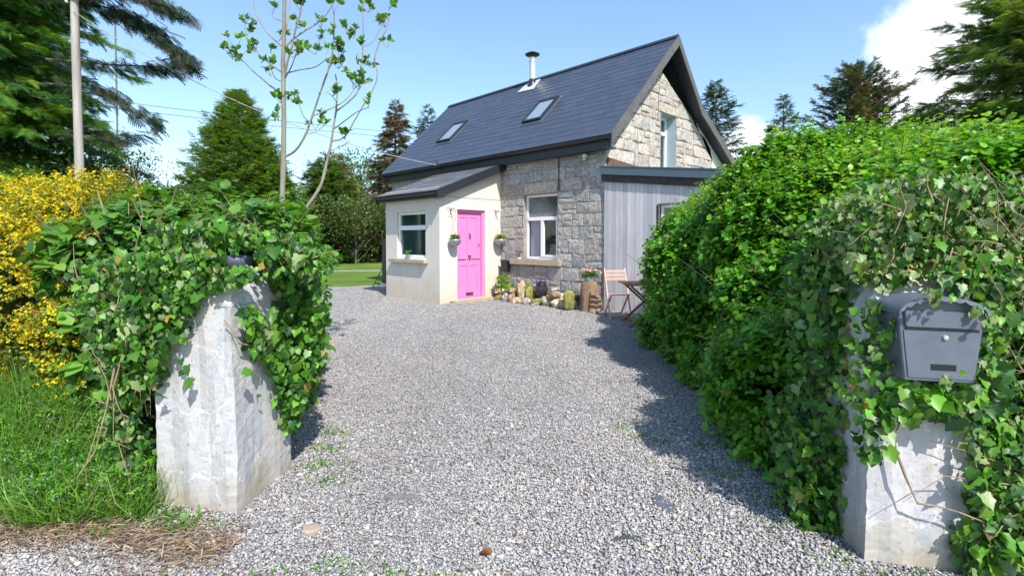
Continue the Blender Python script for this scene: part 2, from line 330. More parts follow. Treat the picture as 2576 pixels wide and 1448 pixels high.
def pal(n, cs, jit=.18, wts=None, idx=None):
    cs = np.array(cs); i = rng.choice(len(cs), n, p=wts) if idx is None else idx
    c = cs[i] * (1 + rng.normal(0, jit, (n, 1))) * (1 + rng.normal(0, jit * .35, (n, 3))); return np.clip(c, .003, .95)
def shoots(P, A, n, L, S, up=.5, spread=.9, twist=None):
    """leafy shoots: P base, A axis; n leaves each along length L; returns arrays per leaf"""
    k = len(P); A = norm(A); t = np.tile((np.arange(n) + .5) / n, (k, 1)) + rng.normal(0, .04, (k, n)); ll = L * rng.uniform(.6, 1.25, (k, 1))
    ref = norm(np.cross(A, rng.normal(0, 1, (k, 3)))); bi = np.cross(A, ref)
    ang = np.arange(n)[None] * 2.4 + rng.uniform(0, 6.28, (k, 1)) + rng.normal(0, .3, (k, n))
    side = ref[:, None] * np.cos(ang)[..., None] + bi[:, None] * np.sin(ang)[..., None]
    pos = P[:, None] + A[:, None] * (t * ll)[..., None] + np.array([0, 0, -1])[None, None] * (t ** 2 * ll * .18)[..., None]
    D = A[:, None] * .55 + side * spread + rng.normal(0, .2, (k, n, 3)); D[..., 2] -= .15
    Nn = np.zeros_like(D); Nn[..., 2] = up; Nn += A[:, None] * .6 + rng.normal(0, .35, (k, n, 3))
    S_ = S * rng.uniform(.6, 1.25, (k, n)) * (1.05 - .35 * t)
    return pos.reshape(-1, 3), D.reshape(-1, 3), Nn.reshape(-1, 3), S_.ravel(), t.ravel(), np.repeat(np.arange(k), n)
def shoot_cols(k, sid, t, young, old, jit=.16):
    """tips carry younger paler leaves; every shoot has its own hue"""
    a = pal(k, old, jit)[sid]; b = pal(k, young, jit)[sid]; f = np.clip((t - .35) * 1.3, 0, 1)[:, None] * rng.uniform(.2, 1, (k, 1))[sid]
    return np.clip((a * (1 - f) + b * f) * (1 + rng.normal(0, .10, (len(t), 1))), .003, .9)
def ell_pts(n, c, r, zmin=0.05, jit=.12, front=False):
    d = norm(rng.normal(0, 1, (n * 3, 3))); ph = np.array(c) * 3.1
    lump = 1 + .10 * np.sin(d[:, 0] * 5 + ph[0]) * np.sin(d[:, 1] * 4 + ph[1]) + .08 * np.sin(d[:, 2] * 7 + d[:, 0] * 6 + ph[2])
    rad = lump * (1 - np.abs(rng.normal(0, jit, n * 3)))
    P = np.array(c) + d * np.array(r) * rad[:, None]; nn = norm(d / np.array(r)); k = P[:, 2] > zmin
    if front: k &= (nn[:, 1] < .5)
    return P[k][:n], nn[k][:n]
def core_mesh(name, blobs, parent, m=None, sc=.8):  # added opaque blobs that block light and carry the inner shade
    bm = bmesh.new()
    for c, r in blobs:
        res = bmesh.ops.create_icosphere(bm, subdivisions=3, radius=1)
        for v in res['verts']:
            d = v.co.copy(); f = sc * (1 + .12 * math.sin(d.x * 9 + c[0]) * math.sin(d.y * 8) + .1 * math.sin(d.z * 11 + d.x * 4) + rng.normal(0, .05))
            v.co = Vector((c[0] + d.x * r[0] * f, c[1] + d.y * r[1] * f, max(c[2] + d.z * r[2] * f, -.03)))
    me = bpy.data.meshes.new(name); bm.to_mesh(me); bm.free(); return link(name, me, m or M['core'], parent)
def stems(name, segs, m, parent, n=5):
    b = MB()
    for p0, p1, r in segs:
        p0 = Vector(p0); p1 = Vector(p1); mid = (p0 + p1) / 2 + Vector(rng.normal(0, .06, 3)) * (p1 - p0).length
        b.tube([p0, mid, p1], [r, r * .8, r * .35], n, cap=False)
    return b.build(name, m, parent, recalc=False, smooth=True)
def in_poly(P, poly):
    x, y = P[:, 0], P[:, 1]; c = np.zeros(len(P), bool); n = len(poly)
    for i in range(n):
        x0, y0 = poly[i]; x1, y1 = poly[(i + 1) % n]
        if y0 == y1: continue
        c ^= ((y0 > y) != (y1 > y)) & (x < (x1 - x0) * (y - y0) / (y1 - y0) + x0)
    return c
def patch(n, poly, Y, thick):
    poly = np.array(poly); lo, hi = poly.min(0), poly.max(0); Q = rng.uniform(lo, hi, (n * 4, 2)); Q = Q[in_poly(Q, poly)][:n]
    return np.stack([Q[:, 0], Y + rng.uniform(-thick, thick * .3, len(Q)), Q[:, 1]], 1)
def ivy_cols(n, pale=.25):
    c = pal(n, [(.025, .085, .014), (.06, .18, .016), (.12, .29, .025), (.22, .30, .12)], .2, np.array([.35 - pale * .15, .40 - pale * .28, .25 - pale * .12, pale * .55]))
    u = rng.uniform(0, 1, n); c[u < .006] = (.36, .26, .05); c[(u > .006) & (u < .016)] = (.16, .10, .05); return c
def ivy_leaf_set(P, face, size, jit=.45):
    n = len(P); D = np.zeros((n, 3)); D[:, 2] = -1; D += rng.normal(0, .55, (n, 3)); Nn = np.array(face)[None] + rng.normal(0, jit, (n, 3)); Nn[:, 2] += .45
    S = size * np.exp(rng.normal(0, .32, n)); return D, Nn, S


# ------------------------------------------------------------------ ground
def sheet(name, pts, z, m):
    b = MB(); b.poly([(x, y, z) for x, y in pts]); o = b.build(name, m, recalc=False); tag(o, kind='structure'); return o
sheet('ground', [(-900, -60), (900, -60), (900, 1500), (-900, 1500)], -.012, M['lawn'])
# gravel drive: fine grid with slight undulation
def gravel_z(x, y): return .010 * np.sin(x * 1.3 + .5) * np.sin(y * .9) + .006 * np.sin(x * 3.1 + y * 2.3)
edge = [(-9, 13.7), (-5.5, 14.25), (-3.9, 14.75), (-2.6, 14.6), (2, 14.0), (9, 10)]
b = MB(); xs = np.linspace(-9, 9, 91); ys = np.linspace(-2, 1, 101)
ex = np.array([e[0] for e in edge]); ey = np.array([e[1] for e in edge])
k = []
for t in np.linspace(0, 1, 90):
    yt = np.interp(xs, ex, ey) + .06 * np.sin(xs * 7) ; y = -2 + (yt + 2) * t; k.append(np.stack([xs, y, gravel_z(xs, y) + .01], 1))
G = np.concatenate(k); nx = len(xs); ny = 90
idx = np.arange(nx * ny).reshape(ny, nx); q = np.stack([idx[:-1, :-1], idx[:-1, 1:], idx[1:, 1:], idx[1:, :-1]], -1).reshape(-1, 4)
o = mesh_np('gravel_drive', G, q.ravel(), np.full(len(q), 4), np.ones((len(q), 3)), M['gravel'], smooth=True); tag(o, kind='structure')
# loose stone chips on the near part of the drive
def chips(n, xr, yr, s0, s1, cond=None):
    P = np.stack([rng.uniform(*xr, n), yr[0] + (yr[1] - yr[0]) * rng.uniform(0, 1, n) ** 1.35], 1)
    if cond is not None: P = P[cond(P)]
    n = len(P); V0 = np.array([(1, 0, 0), (0, 1, 0), (-1, 0, 0), (0, -1, 0), (0, 0, 1), (0, 0, -.6)], float)
    sz = rng.uniform(s0, s1, (n, 1, 1)) * rng.uniform(.6, 1.25, (n, 1, 3)) * np.array([1, 1, .62])
    V = V0[None] * sz * rng.uniform(.65, 1.3, (n, 6, 3)) + rng.normal(0, .18, (n, 6, 3)) * sz
    a = rng.uniform(0, 6.28, n); ca, sa = np.cos(a)[:, None], np.sin(a)[:, None]; tl = rng.normal(0, .45, n)[:, None]
    x = V[..., 0]; y = V[..., 1]; z = V[..., 2]; x, z = x * np.cos(tl) - z * np.sin(tl), x * np.sin(tl) + z * np.cos(tl)
    V = np.stack([x * ca - y * sa, x * sa + y * ca, z], -1)
    V[..., 0] += P[:, :1]; V[..., 1] += P[:, 1:]; V[..., 2] += (gravel_z(P[:, 0], P[:, 1]) + .012)[:, None] + rng.uniform(0, .008, (n, 1))
    F = np.array([(0, 1, 4), (1, 2, 4), (2, 3, 4), (3, 0, 4), (1, 0, 5), (2, 1, 5), (3, 2, 5), (0, 3, 5)])
    loops = (F.ravel()[None] + (np.arange(n) * 6)[:, None]).ravel()
    c = pal(n, [(.22, .215, .22), (.295, .29, .30), (.37, .36, .365), (.465, .455, .445), (.40, .36, .315), (.35, .305, .27)], .10, [.15, .24, .27, .16, .12, .06])
    wear = np.sin(P[:, 0] * 1.9 + .6 * np.sin(P[:, 1] * 1.1)) * .5 + np.sin(P[:, 0] * 5 + P[:, 1] * 3) * np.sin(P[:, 1] * 2.7 - P[:, 0]) * .5   # dusty and clean areas
    c = c * (1 + .10 * wear)[:, None] + np.array([.035, .022, .0]) * np.clip(wear, 0, 1)[:, None] * .6
    return V.reshape(-1, 3), loops, np.full(n * 8, 3), np.repeat(c, 8, 0)
A = [chips(290000, (-3.0, 2.6), (1.55, 9.5), .006, .0115, lambda P: (np.abs(P[:, 0]) < P[:, 1] * 1.1 + .3) & (P[:, 0] > -2.7) & (P[:, 0] < 2.2) & (rng.uniform(0, 1, len(P)) > np.clip((P[:, 1] - 5) / 4, 0, 1))),
     chips(90000, (-4.0, 2.0), (4.6, 14.2), .009, .015, lambda P: rng.uniform(0, 1, len(P)) < np.clip((P[:, 1] - 4.6) / 3.5, 0, 1) * np.clip((14.2 - P[:, 1]) / 2, 0, 1)), chips(1500, (-2.5, 1.6), (1.6, 4), .014, .024)]
off = 0; VV = []; LL = []; TT = []; CC = []
for V, l, t, c in A: VV.append(V); LL.append(l + off); TT.append(t); CC.append(c); off += len(V)
o = mesh_np('gravel', np.concatenate(VV), np.concatenate(LL), np.concatenate(TT), np.concatenate(CC), M['pebble']); tag(o, kind='stuff')
tag(o, 'loose pale grey stone chips covering the driveway', 'gravel')
# lawn path and dark lawn edge
sheet('lawn_path', [(-30, 19.6), (-3.2, 21.6), (-3.2, 22.4), (-30, 20.6)], -.006, M['pathm'])
sheet('soil_edge', [(-9, 13.6), (-5.5, 14.15), (-3.9, 14.65), (-2.6, 14.5), (-2.6, 14.95), (-3.9, 15.0), (-5.5, 14.5), (-9, 13.95)], -.004, mat('bare_soil', (.20, .13, .09), .95, .1, var=.4, vscale=6, bump=.02, bscale=20))

# grassy bank left of the drive
def bank_h(x, y):
    a = np.clip((-1.92 - x) / .6, 0, 1); f = np.clip((y - 2.35) / .9, 0, 1); return (.42 * f * f * (3 - 2 * f) + .02) * a * a * (3 - 2 * a) + .03 * np.sin(x * 5) * np.sin(y * 6) * a * f
xs = np.linspace(-6.5, -1.7, 60); ys = np.linspace(2.32, 4.7, 50); X, Y = np.meshgrid(xs, ys); Z = bank_h(X, Y) - .010
G = np.stack([X, Y, Z], -1).reshape(-1, 3); idx = np.arange(G.shape[0]).reshape(50, 60); q = np.stack([idx[:-1, :-1], idx[:-1, 1:], idx[1:, 1:], idx[1:, :-1]], -1).reshape(-1, 4)
tag(mesh_np('verge_bank', G, q.ravel(), np.full(len(q), 4), np.ones((len(q), 3)), M['lawn'], smooth=True), kind='structure')

# ------------------------------------------------------------------ cottage
P0 = Vector((1.808, 9.628, 0)); U = Vector((-math.sin(.78), math.cos(.78), 0)); W = Vector((math.cos(.78), math.sin(.78), 0))
def H(u, w_, z): return P0 + U * u + W * w_ + Vector((0, 0, z))
cot = thing('stone_cottage', tuple(P0), 'granite stone cottage with steep slate roof, cream porch and grey timber side extension', 'house')

def clip(poly, reg):
    """Sutherland-Hodgman, reg convex counter-clockwise"""
    for i in range(len(reg)):
        a = reg[i]; bb = reg[(i + 1) % len(reg)]; o = []
        ins = lambda p: (bb[0] - a[0]) * (p[1] - a[1]) - (bb[1] - a[1]) * (p[0] - a[0]) >= -1e-9
        for j in range(len(poly)):
            p = poly[j]; q = poly[(j + 1) % len(poly)]
            if ins(p): o.append(p)
            if ins(p) != ins(q):
                d1 = (bb[0] - a[0]) * (p[1] - a[1]) - (bb[1] - a[1]) * (p[0] - a[0]); d2 = (bb[0] - a[0]) * (q[1] - a[1]) - (bb[1] - a[1]) * (q[0] - a[0])
                t = d1 / (d1 - d2); o.append((p[0] + (q[0] - p[0]) * t, p[1] + (q[1] - p[1]) * t))
        poly = o
        if len(poly) < 3: return []
    return poly
def stone_cols(warm):
    if warm: return [(.41, .37, .32), (.44, .395, .34), (.38, .35, .315), (.45, .41, .36), (.38, .37, .355), (.42, .36, .30)]
    return [(.35, .33, .305), (.38, .35, .305), (.31, .305, .30), (.41, .38, .345), (.35, .35, .355), (.36, .31, .265)]
def block_wall(f, reg, ops, z1, s0, s1, warm, seed, lo=.2, hi=.34):
    """coursed random rubble: each block a raised, chamfered polygon; f(s, z, out)"""
    r = np.random.default_rng(seed); b = MB(); z = 0.0; sc = stone_cols(warm)
    while z < z1:
        h = r.uniform(lo, hi) * .9; s = s0 - r.uniform(0, .3)
        while s < s1:
            L = r.uniform(.20, .62); rects = [(s, z, s + L, z + h)]
            if r.random() < .22: m = z + h * r.uniform(.4, .6); rects = [(s, z, s + L, m), (s, m, s + L, z + h)]
            elif r.random() < .15: m = s + L * r.uniform(.35, .6); mz = z + h * .5; rects = [(s, z, m, z + h), (m, z, s + L, mz), (m, mz, s + L, z + h)]
            for (a0, c0, a1, c1) in rects:
                parts = [(a0, c0, a1, c1)]
                for (o0, p0, o1, p1) in ops:
                    nn = []
                    for (x0, y0, x1, y1) in parts:
                        if x1 <= o0 or x0 >= o1 or y1 <= p0 or y0 >= p1: nn.append((x0, y0, x1, y1)); continue
                        if x0 < o0: nn.append((x0, y0, o0, y1))
                        if x1 > o1: nn.append((o1, y0, x1, y1))
                        if y0 < p0: nn.append((max(x0, o0), y0, min(x1, o1), p0))
                        if y1 > p1: nn.append((max(x0, o0), p1, min(x1, o1), y1))
                    parts = nn
                for (x0, y0, x1, y1) in parts:
                    if x1 - x0 < .05 or y1 - y0 < .04: continue
                    g = .004 + r.uniform(0, .006); j = lambda: r.normal(0, .009)
                    sl = r.normal(0, .012)
                    pl = [(x0 + g + j(), y0 + g + j()), ((x0 + x1) / 2, y0 + g + j()), (x1 - g + j(), y0 + g + j() + sl), (x1 - g + j(), (y0 + y1) / 2), (x1 - g + j(), y1 - g + j() + sl), ((x0 + x1) / 2, y1 - g + j()), (x0 + g + j(), y1 - g + j()), (x0 + g + j(), (y0 + y1) / 2)]
                    pl = clip(pl, reg)
                    if len(pl) < 3: continue
                    cx = sum(p[0] for p in pl) / len(pl); cz = sum(p[1] for p in pl) / len(pl); pr = .006 + r.uniform(0, .011)
                    c = (np.array(sc[r.integers(len(sc))]) * .6 + np.mean(sc, 0) * .4) * r.uniform(.86, 1.12); col = tuple(c)
                    inn = [(cx + (p[0] - cx) * (1 - .016 / max(abs(p[0] - cx) + .03, .05)), cz + (p[1] - cz) * (1 - .016 / max(abs(p[1] - cz) + .03, .05))) for p in pl]
                    tx, tz = r.normal(0, .02), r.normal(0, .02)
                    A = [f(p[0], p[1], -.002) for p in pl]; B = [f(p[0], p[1], pr * .6) for p in pl]; I = [f(p[0], p[1], pr + (p[0] - cx) * tx + (p[1] - cz) * tz) for p in inn]
                    n = len(pl); ctr = f(cx, cz, pr + r.uniform(0, .012))
                    for i in range(n):
                        k = (i + 1) % n; b.poly([A[i], A[k], B[k], B[i]], col); b.poly([B[i], B[k], I[k], I[i]], col); b.poly([I[i], I[k], ctr], col)
            s += L
        z += h
    return b
def grid_wall(b, f, reg, ops, thick, mi=0, rev=None):
    """front skin of a wall with openings and their reveals (thick deep)"""
    xs = sorted({min(p[0] for p in reg), max(p[0] for p in reg)} | {o[0] for o in ops} | {o[2] for o in ops})
    zs = sorted({min(p[1] for p in reg), max(p[1] for p in reg)} | {o[1] for o in ops} | {o[3] for o in ops})
    for i in range(len(xs) - 1):
        for j in range(len(zs) - 1):
            cx, cz = (xs[i] + xs[i + 1]) / 2, (zs[j] + zs[j + 1]) / 2
            if any(o[0] < cx < o[2] and o[1] < cz < o[3] for o in ops): continue
            pl = clip([(xs[i], zs[j]), (xs[i + 1], zs[j]), (xs[i + 1], zs[j + 1]), (xs[i], zs[j + 1])], reg)
            if len(pl) > 2: b.poly([f(p[0], p[1], 0) for p in pl], mi=mi)
    for (x0, z0, x1, z1) in ops:
        r_ = mi if rev is None else rev
        for (a, c) in (((x0, z0), (x1, z0)), ((x1, z0), (x1, z1)), ((x1, z1), (x0, z1)), ((x0, z1), (x0, z0))):
            b.poly([f(a[0], a[1], 0), f(c[0], c[1], 0), f(c[0], c[1], -thick), f(a[0], a[1], -thick)], mi=r_)
fF = lambda s, z, o: H(s, -o, z)            # front wall: s = u
fG = lambda s, z, o: H(-o, s, z)            # gable: s = w
fP = lambda s, z, o: H(s, -1.779 - o, z)    # porch front
fD = lambda s, z, o: H(2.94 - o, s, z)      # porch door side
OW = (1.21, .95, 2.18, 2.37); OG = (2.06, 2.95, 2.77, 4.2); OP = (3.45, .98, 4.60, 2.0); OD = (-1.31, .07, -.50, 2.04)
LEN = 7.72
b = MB(); regF = [(0, 0), (LEN, 0), (LEN, 3.3), (0, 3.3)]
grid_wall(b, fF, regF, [OW], .24)
b.poly([H(LEN, 0, 0), H(LEN, 5.55, 0), H(LEN, 5.55, 3.3), H(LEN, 3.45, 4.4), H(LEN, 2.338, 5.7), H(LEN, 0, 3.3)])
b.poly([H(0, 5.55, 0), H(LEN, 5.55, 0), H(LEN, 5.55, 3.3), H(0, 5.55, 3.3)])
b.build('wall_core', M['mortar'], cot, recalc=False)
block_wall(fF, regF, [OW, (OW[0] - .0, OW[3], OW[2] + .0, OW[3] + .26)], 3.3, 0, 2.98, False, 4).build('front_wall', M['stone'], cot, recalc=True)
block_wall(fF, [(5.05, 2.2), (LEN, 2.2), (LEN, 3.3), (5.05, 3.3)], [], 3.3, 5.05, LEN, False, 6).build('front_wall', M['stone'], cot)
regG = [(0, 0), (4.75, 0), (4.75, 3.30), (4.62, 3.68), (4.05, 4.0), (2.338, 5.60), (0, 3.30)]
b = MB(); grid_wall(b, fG, [(0, 0), (4.76, 0), (4.76, 3.75), (3.6, 4.33), (2.338, 5.66), (0, 3.35)], [OG], .26)
b.build('wall_core', M['brownmortar'], cot, recalc=False)
bl = block_wall(fG, regG, [OG, (OG[0] - .1, OG[3], OG[2] + .12, OG[3] + .22)], 5.6, 0, 4.75, True, 11, .24, .40)
# lintels
for f, x0, x1, z0, z1 in ((fG, OG[0] - .09, OG[2] + .11, OG[3] + .01, OG[3] + .21),):
    bl.box(lambda s, o, z: f(s, z, o), (x0, -.002, z0), (x1, .022, z1), (.42, .37, .30))
bl.build('gable_wall', M['stone'], cot)
b = MB(); b.box(lambda s, o, z: fF(s, z, o), (OW[0] + .005, -.002, OW[3] + .01), (OW[2] - .005, .02, OW[3] + .25), (.42, .37, .30)); b.build('lintel', M['stone'], cot, bevel=.008)
# white plaster on the widened part of the gable
b = MB(); pl = [(5.56, 2.6), (5.56, 3.30), (3.75, 4.27), (3.72, 4.32), (4.02, 4.02), (4.3, 3.93), (4.62, 3.70), (4.72, 3.5), (4.76, 3.30), (4.76, 2.6)]
b.poly([fG(s, z, .006) for s, z in pl]); b.poly([fG(s, z, .004) for s, z in [(4.77, 0), (5.56, 0), (5.56, 2.6), (4.77, 2.6)]]); b.build('gable_plaster', M['plaster'], cot, recalc=False)

# roof: slab plus real overlapping slates
EZ, RZ, EW, RW, U0, U1 = 3.353, 5.842, -.229, 2.338, -.261, 7.93
prof = [(EW, EZ), (RW, RZ), (3.549, 4.519), (5.748, 3.353)]
def slates(b, p, q, u0, u1, sw=.30, gauge=.205, seed=0, cols=((.048, .060, .094), (.051, .063, .097), (.045, .057, .090), (.054, .065, .094))):
    """slates on the slope from eave point p=(w,z) up to q"""
    r = np.random.default_rng(seed); L = math.hypot(q[0] - p[0], q[1] - p[1]); d = ((q[0] - p[0]) / L, (q[1] - p[1]) / L); sgn = 1 if d[0] > 0 else -1; nn = (-d[1] * sgn, abs(d[0]))
    n = int(math.ceil(L / gauge)); g = L / n
    for i in range(n):
        s0 = i * g - (.03 if i == 0 else .012); s1 = min((i + 1) * g + .03, L); x = u0 - (sw / 2 if i % 2 else 0)
        while x < u1:
            a, c = max(x, u0) + .0008, min(x + sw, u1) - .0008
            if c - a > .02:
                lift = .006 + r.uniform(0, .0035); P = lambda u, s, h: H(u, p[0] + d[0] * s + nn[0] * h, p[1] + d[1] * s + nn[1] * h); cc = cols[r.integers(len(cols))]; k_ = r.uniform(.94, 1.06); cc = tuple(v * k_ for v in cc)
                b.solid([P(a, s0, lift), P(c, s0, lift), P(c, s1, .003), P(a, s1, .003)], [P(a, s0, lift + .0055), P(c, s0, lift + .0055), P(c, s1, .008), P(a, s1, .008)], cc)
            x += sw
b = MB(); th = .10
def slab(b, pr, u0, u1, th, col):
    lowr = [(x, z - th) for x, z in pr]
    for i in range(len(pr) - 1):
        q = [pr[i], pr[i + 1], lowr[i + 1], lowr[i]]
        b.solid([H(u0, *t) for t in q], [H(u1, *t) for t in q], col)
slab(b, prof, U0 + .01, U1 - .01, th, (.02, .022, .026))
slates(b, prof[0], prof[1], U0, U1, seed=1); slates(b, prof[2], prof[1], U0, U1, seed=2); slates(b, prof[3], prof[2], U0, U1, seed=3)
roof = b.build('roof', M['slate'], cot)
b = MB()
for s in (-1, 1): b.solid([H(U0 - .005, RW, RZ + .05), H(U0 - .005, RW + s * .10, RZ - .035), H(U0 - .005, RW + s * .10, RZ - .05), H(U0 - .005, RW, RZ + .03)], [H(U1 + .005, RW, RZ + .05), H(U1 + .005, RW + s * .10, RZ - .035), H(U1 + .005, RW + s * .10, RZ - .05), H(U1 + .005, RW, RZ + .03)])
b.build('ridge', M['darkmetal'], roof)
# barge boards, both gables
for uu in (U0, U1):
    b = MB(); o0, o1 = (uu - .03, uu - .004) if uu < 0 else (uu + .004, uu + .03)
    for i in range(3):
        (a0, c0), (a1, c1) = prof[i], prof[i + 1]; q = [(a0, c0 + .012), (a1, c1 + .012), (a1, c1 - .21), (a0, c0 - .19)]
        b.solid([H(o0, *t) for t in q], [H(o1, *t) for t in q])
    b.build('barge_board', M['barge'], roof)
b = MB()  # dark soffit under the verge
for i in range(3):
    (a0, c0), (a1, c1) = prof[i], prof[i + 1]; q = [(a0, c0 - .112), (a1, c1 - .112), (a1, c1 - .135), (a0, c0 - .135)]
    b.solid([H(U0 + .002, *t) for t in q], [H(-.001, *t) for t in q])
b.build('verge_soffit', M['darkmetal'], roof)
# eaves: fascia, soffit, gutter, brackets
b = MB(); b.box(H, (U0 + .02, EW + .02, EZ - .27), (U1 - .02, EW + .045, EZ - .03)); b.box(H, (U0 + .02, EW + .047, EZ - .26), (U1 - .02, -.004, EZ - .235)); b.build('fascia', M['darkmetal'], cot)
def gutter(name, u0, u1, w0, z0, r, parent):
    b = MB(); n = 8; o = [(w0 + r * math.cos(math.pi + math.pi * i / n), z0 + r * math.sin(math.pi + math.pi * i / n)) for i in range(n + 1)]; ii = [(w0 + (r - .006) * math.cos(math.pi + math.pi * i / n), z0 + (r - .006) * math.sin(math.pi + math.pi * i / n)) for i in range(n + 1)][::-1]
    pr = o + ii; b.solid([H(u0, *t) for t in pr], [H(u1, *t) for t in pr]); return b.build(name, M['darkmetal'], parent)
gutter('gutter', U0, U1, EW - .045, EZ - .045, .062, cot)
# skylights
sd = Vector((0, 0, 0)); L = math.hypot(RW - EW, RZ - EZ); dw, dz = (RW - EW) / L, (RZ - EZ) / L
def S(u, s, h): return H(u, EW + dw * s - dz * h, EZ + dz * s + dw * h)
for (u0, u1) in ((5.56, 6.20), (2.17, 2.77)):
    s0, s1 = (.56 - EW) / dw, (1.23 - EW) / dw
    b = MB()
    for a in ((u0 - .05, s0 - .08, u1 + .05, s0 - .002), (u0 - .05, s1 + .002, u1 + .05, s1 + .06), (u0 - .05, s0, u0 - .002, s1), (u1 + .002, s0, u1 + .05, s1)): b.box(S, (a[0], a[1], .012), (a[2], a[3], .026))
    k = b.build('skylight', M['bluetrim'], cot)
    b = MB()
    for a in ((u0, s0, u1, s0 + .06), (u0, s1 - .09, u1, s1), (u0, s0 + .06, u0 + .05, s1 - .09), (u1 - .05, s0 + .06, u1, s1 - .09)): b.box(S, (a[0], a[1], .0), (a[2], a[3], .085))
    b.build('frame', M['darkmetal'], k)
    b = MB(); b.box(S, (u0 + .05, s0 + .06, .05), (u1 - .05, s1 - .09, .06)); b.build('pane', mat('skylight_glass', (.30, .37, .46), .12, .8, metal=.3), k)
# flue
fb = H(3.94, 2.15, 0); zr = RZ - (RW - 2.15) * dz / dw
b = MB(); b.lathe((fb.x, fb.y, zr), [(.085, .0), (.085, .62), (.094, .63), (.094, .67), (.085, .68), (.085, .74)], 24); flue = b.build('flue', M['steel'], cot, smooth=False)
b = MB(); b.lathe((fb.x, fb.y, zr), [(.15, -.32), (.14, -.05), (.10, .06), (.097, .14), (.088, .15)], 20); b.build('boot', M['darkmetal'], flue)
b = MB(); b.lathe((fb.x, fb.y, zr), [(.06, .80), (.20, .815), (.205, .83), (.12, .875), (.02, .895)], 28)
for a in range(3):
    t = a * 2.09 + .4; b.tube([(fb.x + .08 * math.cos(t), fb.y + .08 * math.sin(t), zr + .72), (fb.x + .10 * math.cos(t), fb.y + .10 * math.sin(t), zr + .82)], .008, 5)
b.build('cowl', M['black'], flue)
b = MB(); sf = (2.15 - EW) / dw
b.solid([S(3.66, sf - .36, .02), S(4.30, sf - .30, .02), S(4.22, sf + .12, .02), S(3.72, sf + .16, .02)], [S(3.66, sf - .36, .035), S(4.30, sf - .30, .035), S(4.22, sf + .12, .035), S(3.72, sf + .16, .035)]); b.build('flashing', M['lead'], flue)

# windows -----------------------------------------------------------------
def frame_box(f, parent, ops, op, depth, bars, th=.055, fd=.06, name='window', inner=None):
    x0, z0, x1, z1 = op; g = lambda s, o, z: f(s, z, o); b = MB(); d0, d1 = -depth - fd, -depth
    b.box(g, (x0 + .002, d0, z0 + .002), (x1 - .002, d1, z0 + th)); b.box(g, (x0 + .002, d0, z1 - th), (x1 - .002, d1, z1 - .002))
    b.box(g, (x0 + .002, d0, z0 + th), (x0 + th, d1, z1 - th)); b.box(g, (x1 - th, d0, z0 + th), (x1 - .002, d1, z1 - th))
    for (a, c, e, h) in bars: b.box(g, (a, d0 + .005, c), (e, d1 + .012, h))
    k = b.build(name, M['white'], parent, bevel=.004)
    b = MB(); b.box(g, (x0 + th - .01, d0 + .02, z0 + th - .01), (x1 - th + .01, d0 + .03, z1 - th + .01)); b.build('pane', M['glass'], k)
    return k
def room(f, op, d0, d1, parent, m='room', name='interior'):
    x0, z0, x1, z1 = op; g = lambda s, z, o: f(s, z, o); b = MB(); c = [(x0 - .0, z0), (x1, z0), (x1, z1), (x0, z1)]
    for i in range(4):
        p, q = c[i], c[(i + 1) % 4]; b.poly([f(p[0], p[1], -d0), f(q[0], q[1], -d0), f(q[0], q[1], -d1), f(p[0], p[1], -d1)])
    b.poly([f(p[0], p[1], -d1) for p in c]); return b.build(name, M[m], parent, recalc=False)
# stone wall window
k = frame_box(fF, cot, None, OW, .07, [(OW[0] + .055, 1.80, OW[2] - .055, 1.88), (1.66, 1.0, 1.74, 1.80), (1.265, 1.005, 1.30, 1.80), (1.30, 1.005, 1.66, 1.05)])
room(fF, OW, .241, 1.6, k)
b = MB()
for i in range(10):
    x = 1.80 + i * .032; b.solid([fF(x, .99, -.16 - .02 * (i % 2)), fF(x + .032, .99, -.16 - .02 * ((i + 1) % 2)), fF(x + .032, 1.82, -.16 - .02 * ((i + 1) % 2)), fF(x, 1.82, -.16 - .02 * (i % 2))], [fF(x, .99, -.164 - .02 * (i % 2)), fF(x + .032, .99, -.164 - .02 * ((i + 1) % 2)), fF(x + .032, 1.82, -.164 - .02 * ((i + 1) % 2)), fF(x, 1.82, -.164 - .02 * (i % 2))])
b.build('curtain', M['curtain'], k)
b = MB(); 
for i in range(4): x = (1.745, 1.772, 1.68, 1.712)[i]; b.box(lambda s, o, z: fF(s, z, o), (x, -.20 - .01 * (i % 2), .99), (x + .03, -.18 - .01 * (i % 2), 1.82))
b.build('curtain', M['door_reflection'], k)  # plum strips paint the pink door's reflection seen in the panes
b = MB()  # leaded top light
for i in range(13):
    x = 1.27 + i * .07
    for dx in (.12, -.12):
        p0, p1 = (x, 1.89), (x + dx * 3.3, 2.31)
        if dx > 0 and p1[0] > 2.12: t = (2.12 - p0[0]) / (p1[0] - p0[0]); p1 = (2.12, p0[1] + (p1[1] - p0[1]) * t)
        if dx < 0 and p1[0] < 1.27: t = (1.27 - p0[0]) / (p1[0] - p0[0]); p1 = (1.27, p0[1] + (p1[1] - p0[1]) * t)
        if abs(p1[1] - p0[1]) > .02: b.tube([fF(*p0, -.095), fF(*p1, -.095)], .0045, 4)
b.build('leading', M['lead'], k, recalc=False)
b = MB(); b.box(lambda s, o, z: fF(s, z, o), (1.08, -.10, .82), (2.56, .10, .945)); b.build('sill', M['sill'], cot, bevel=.012)
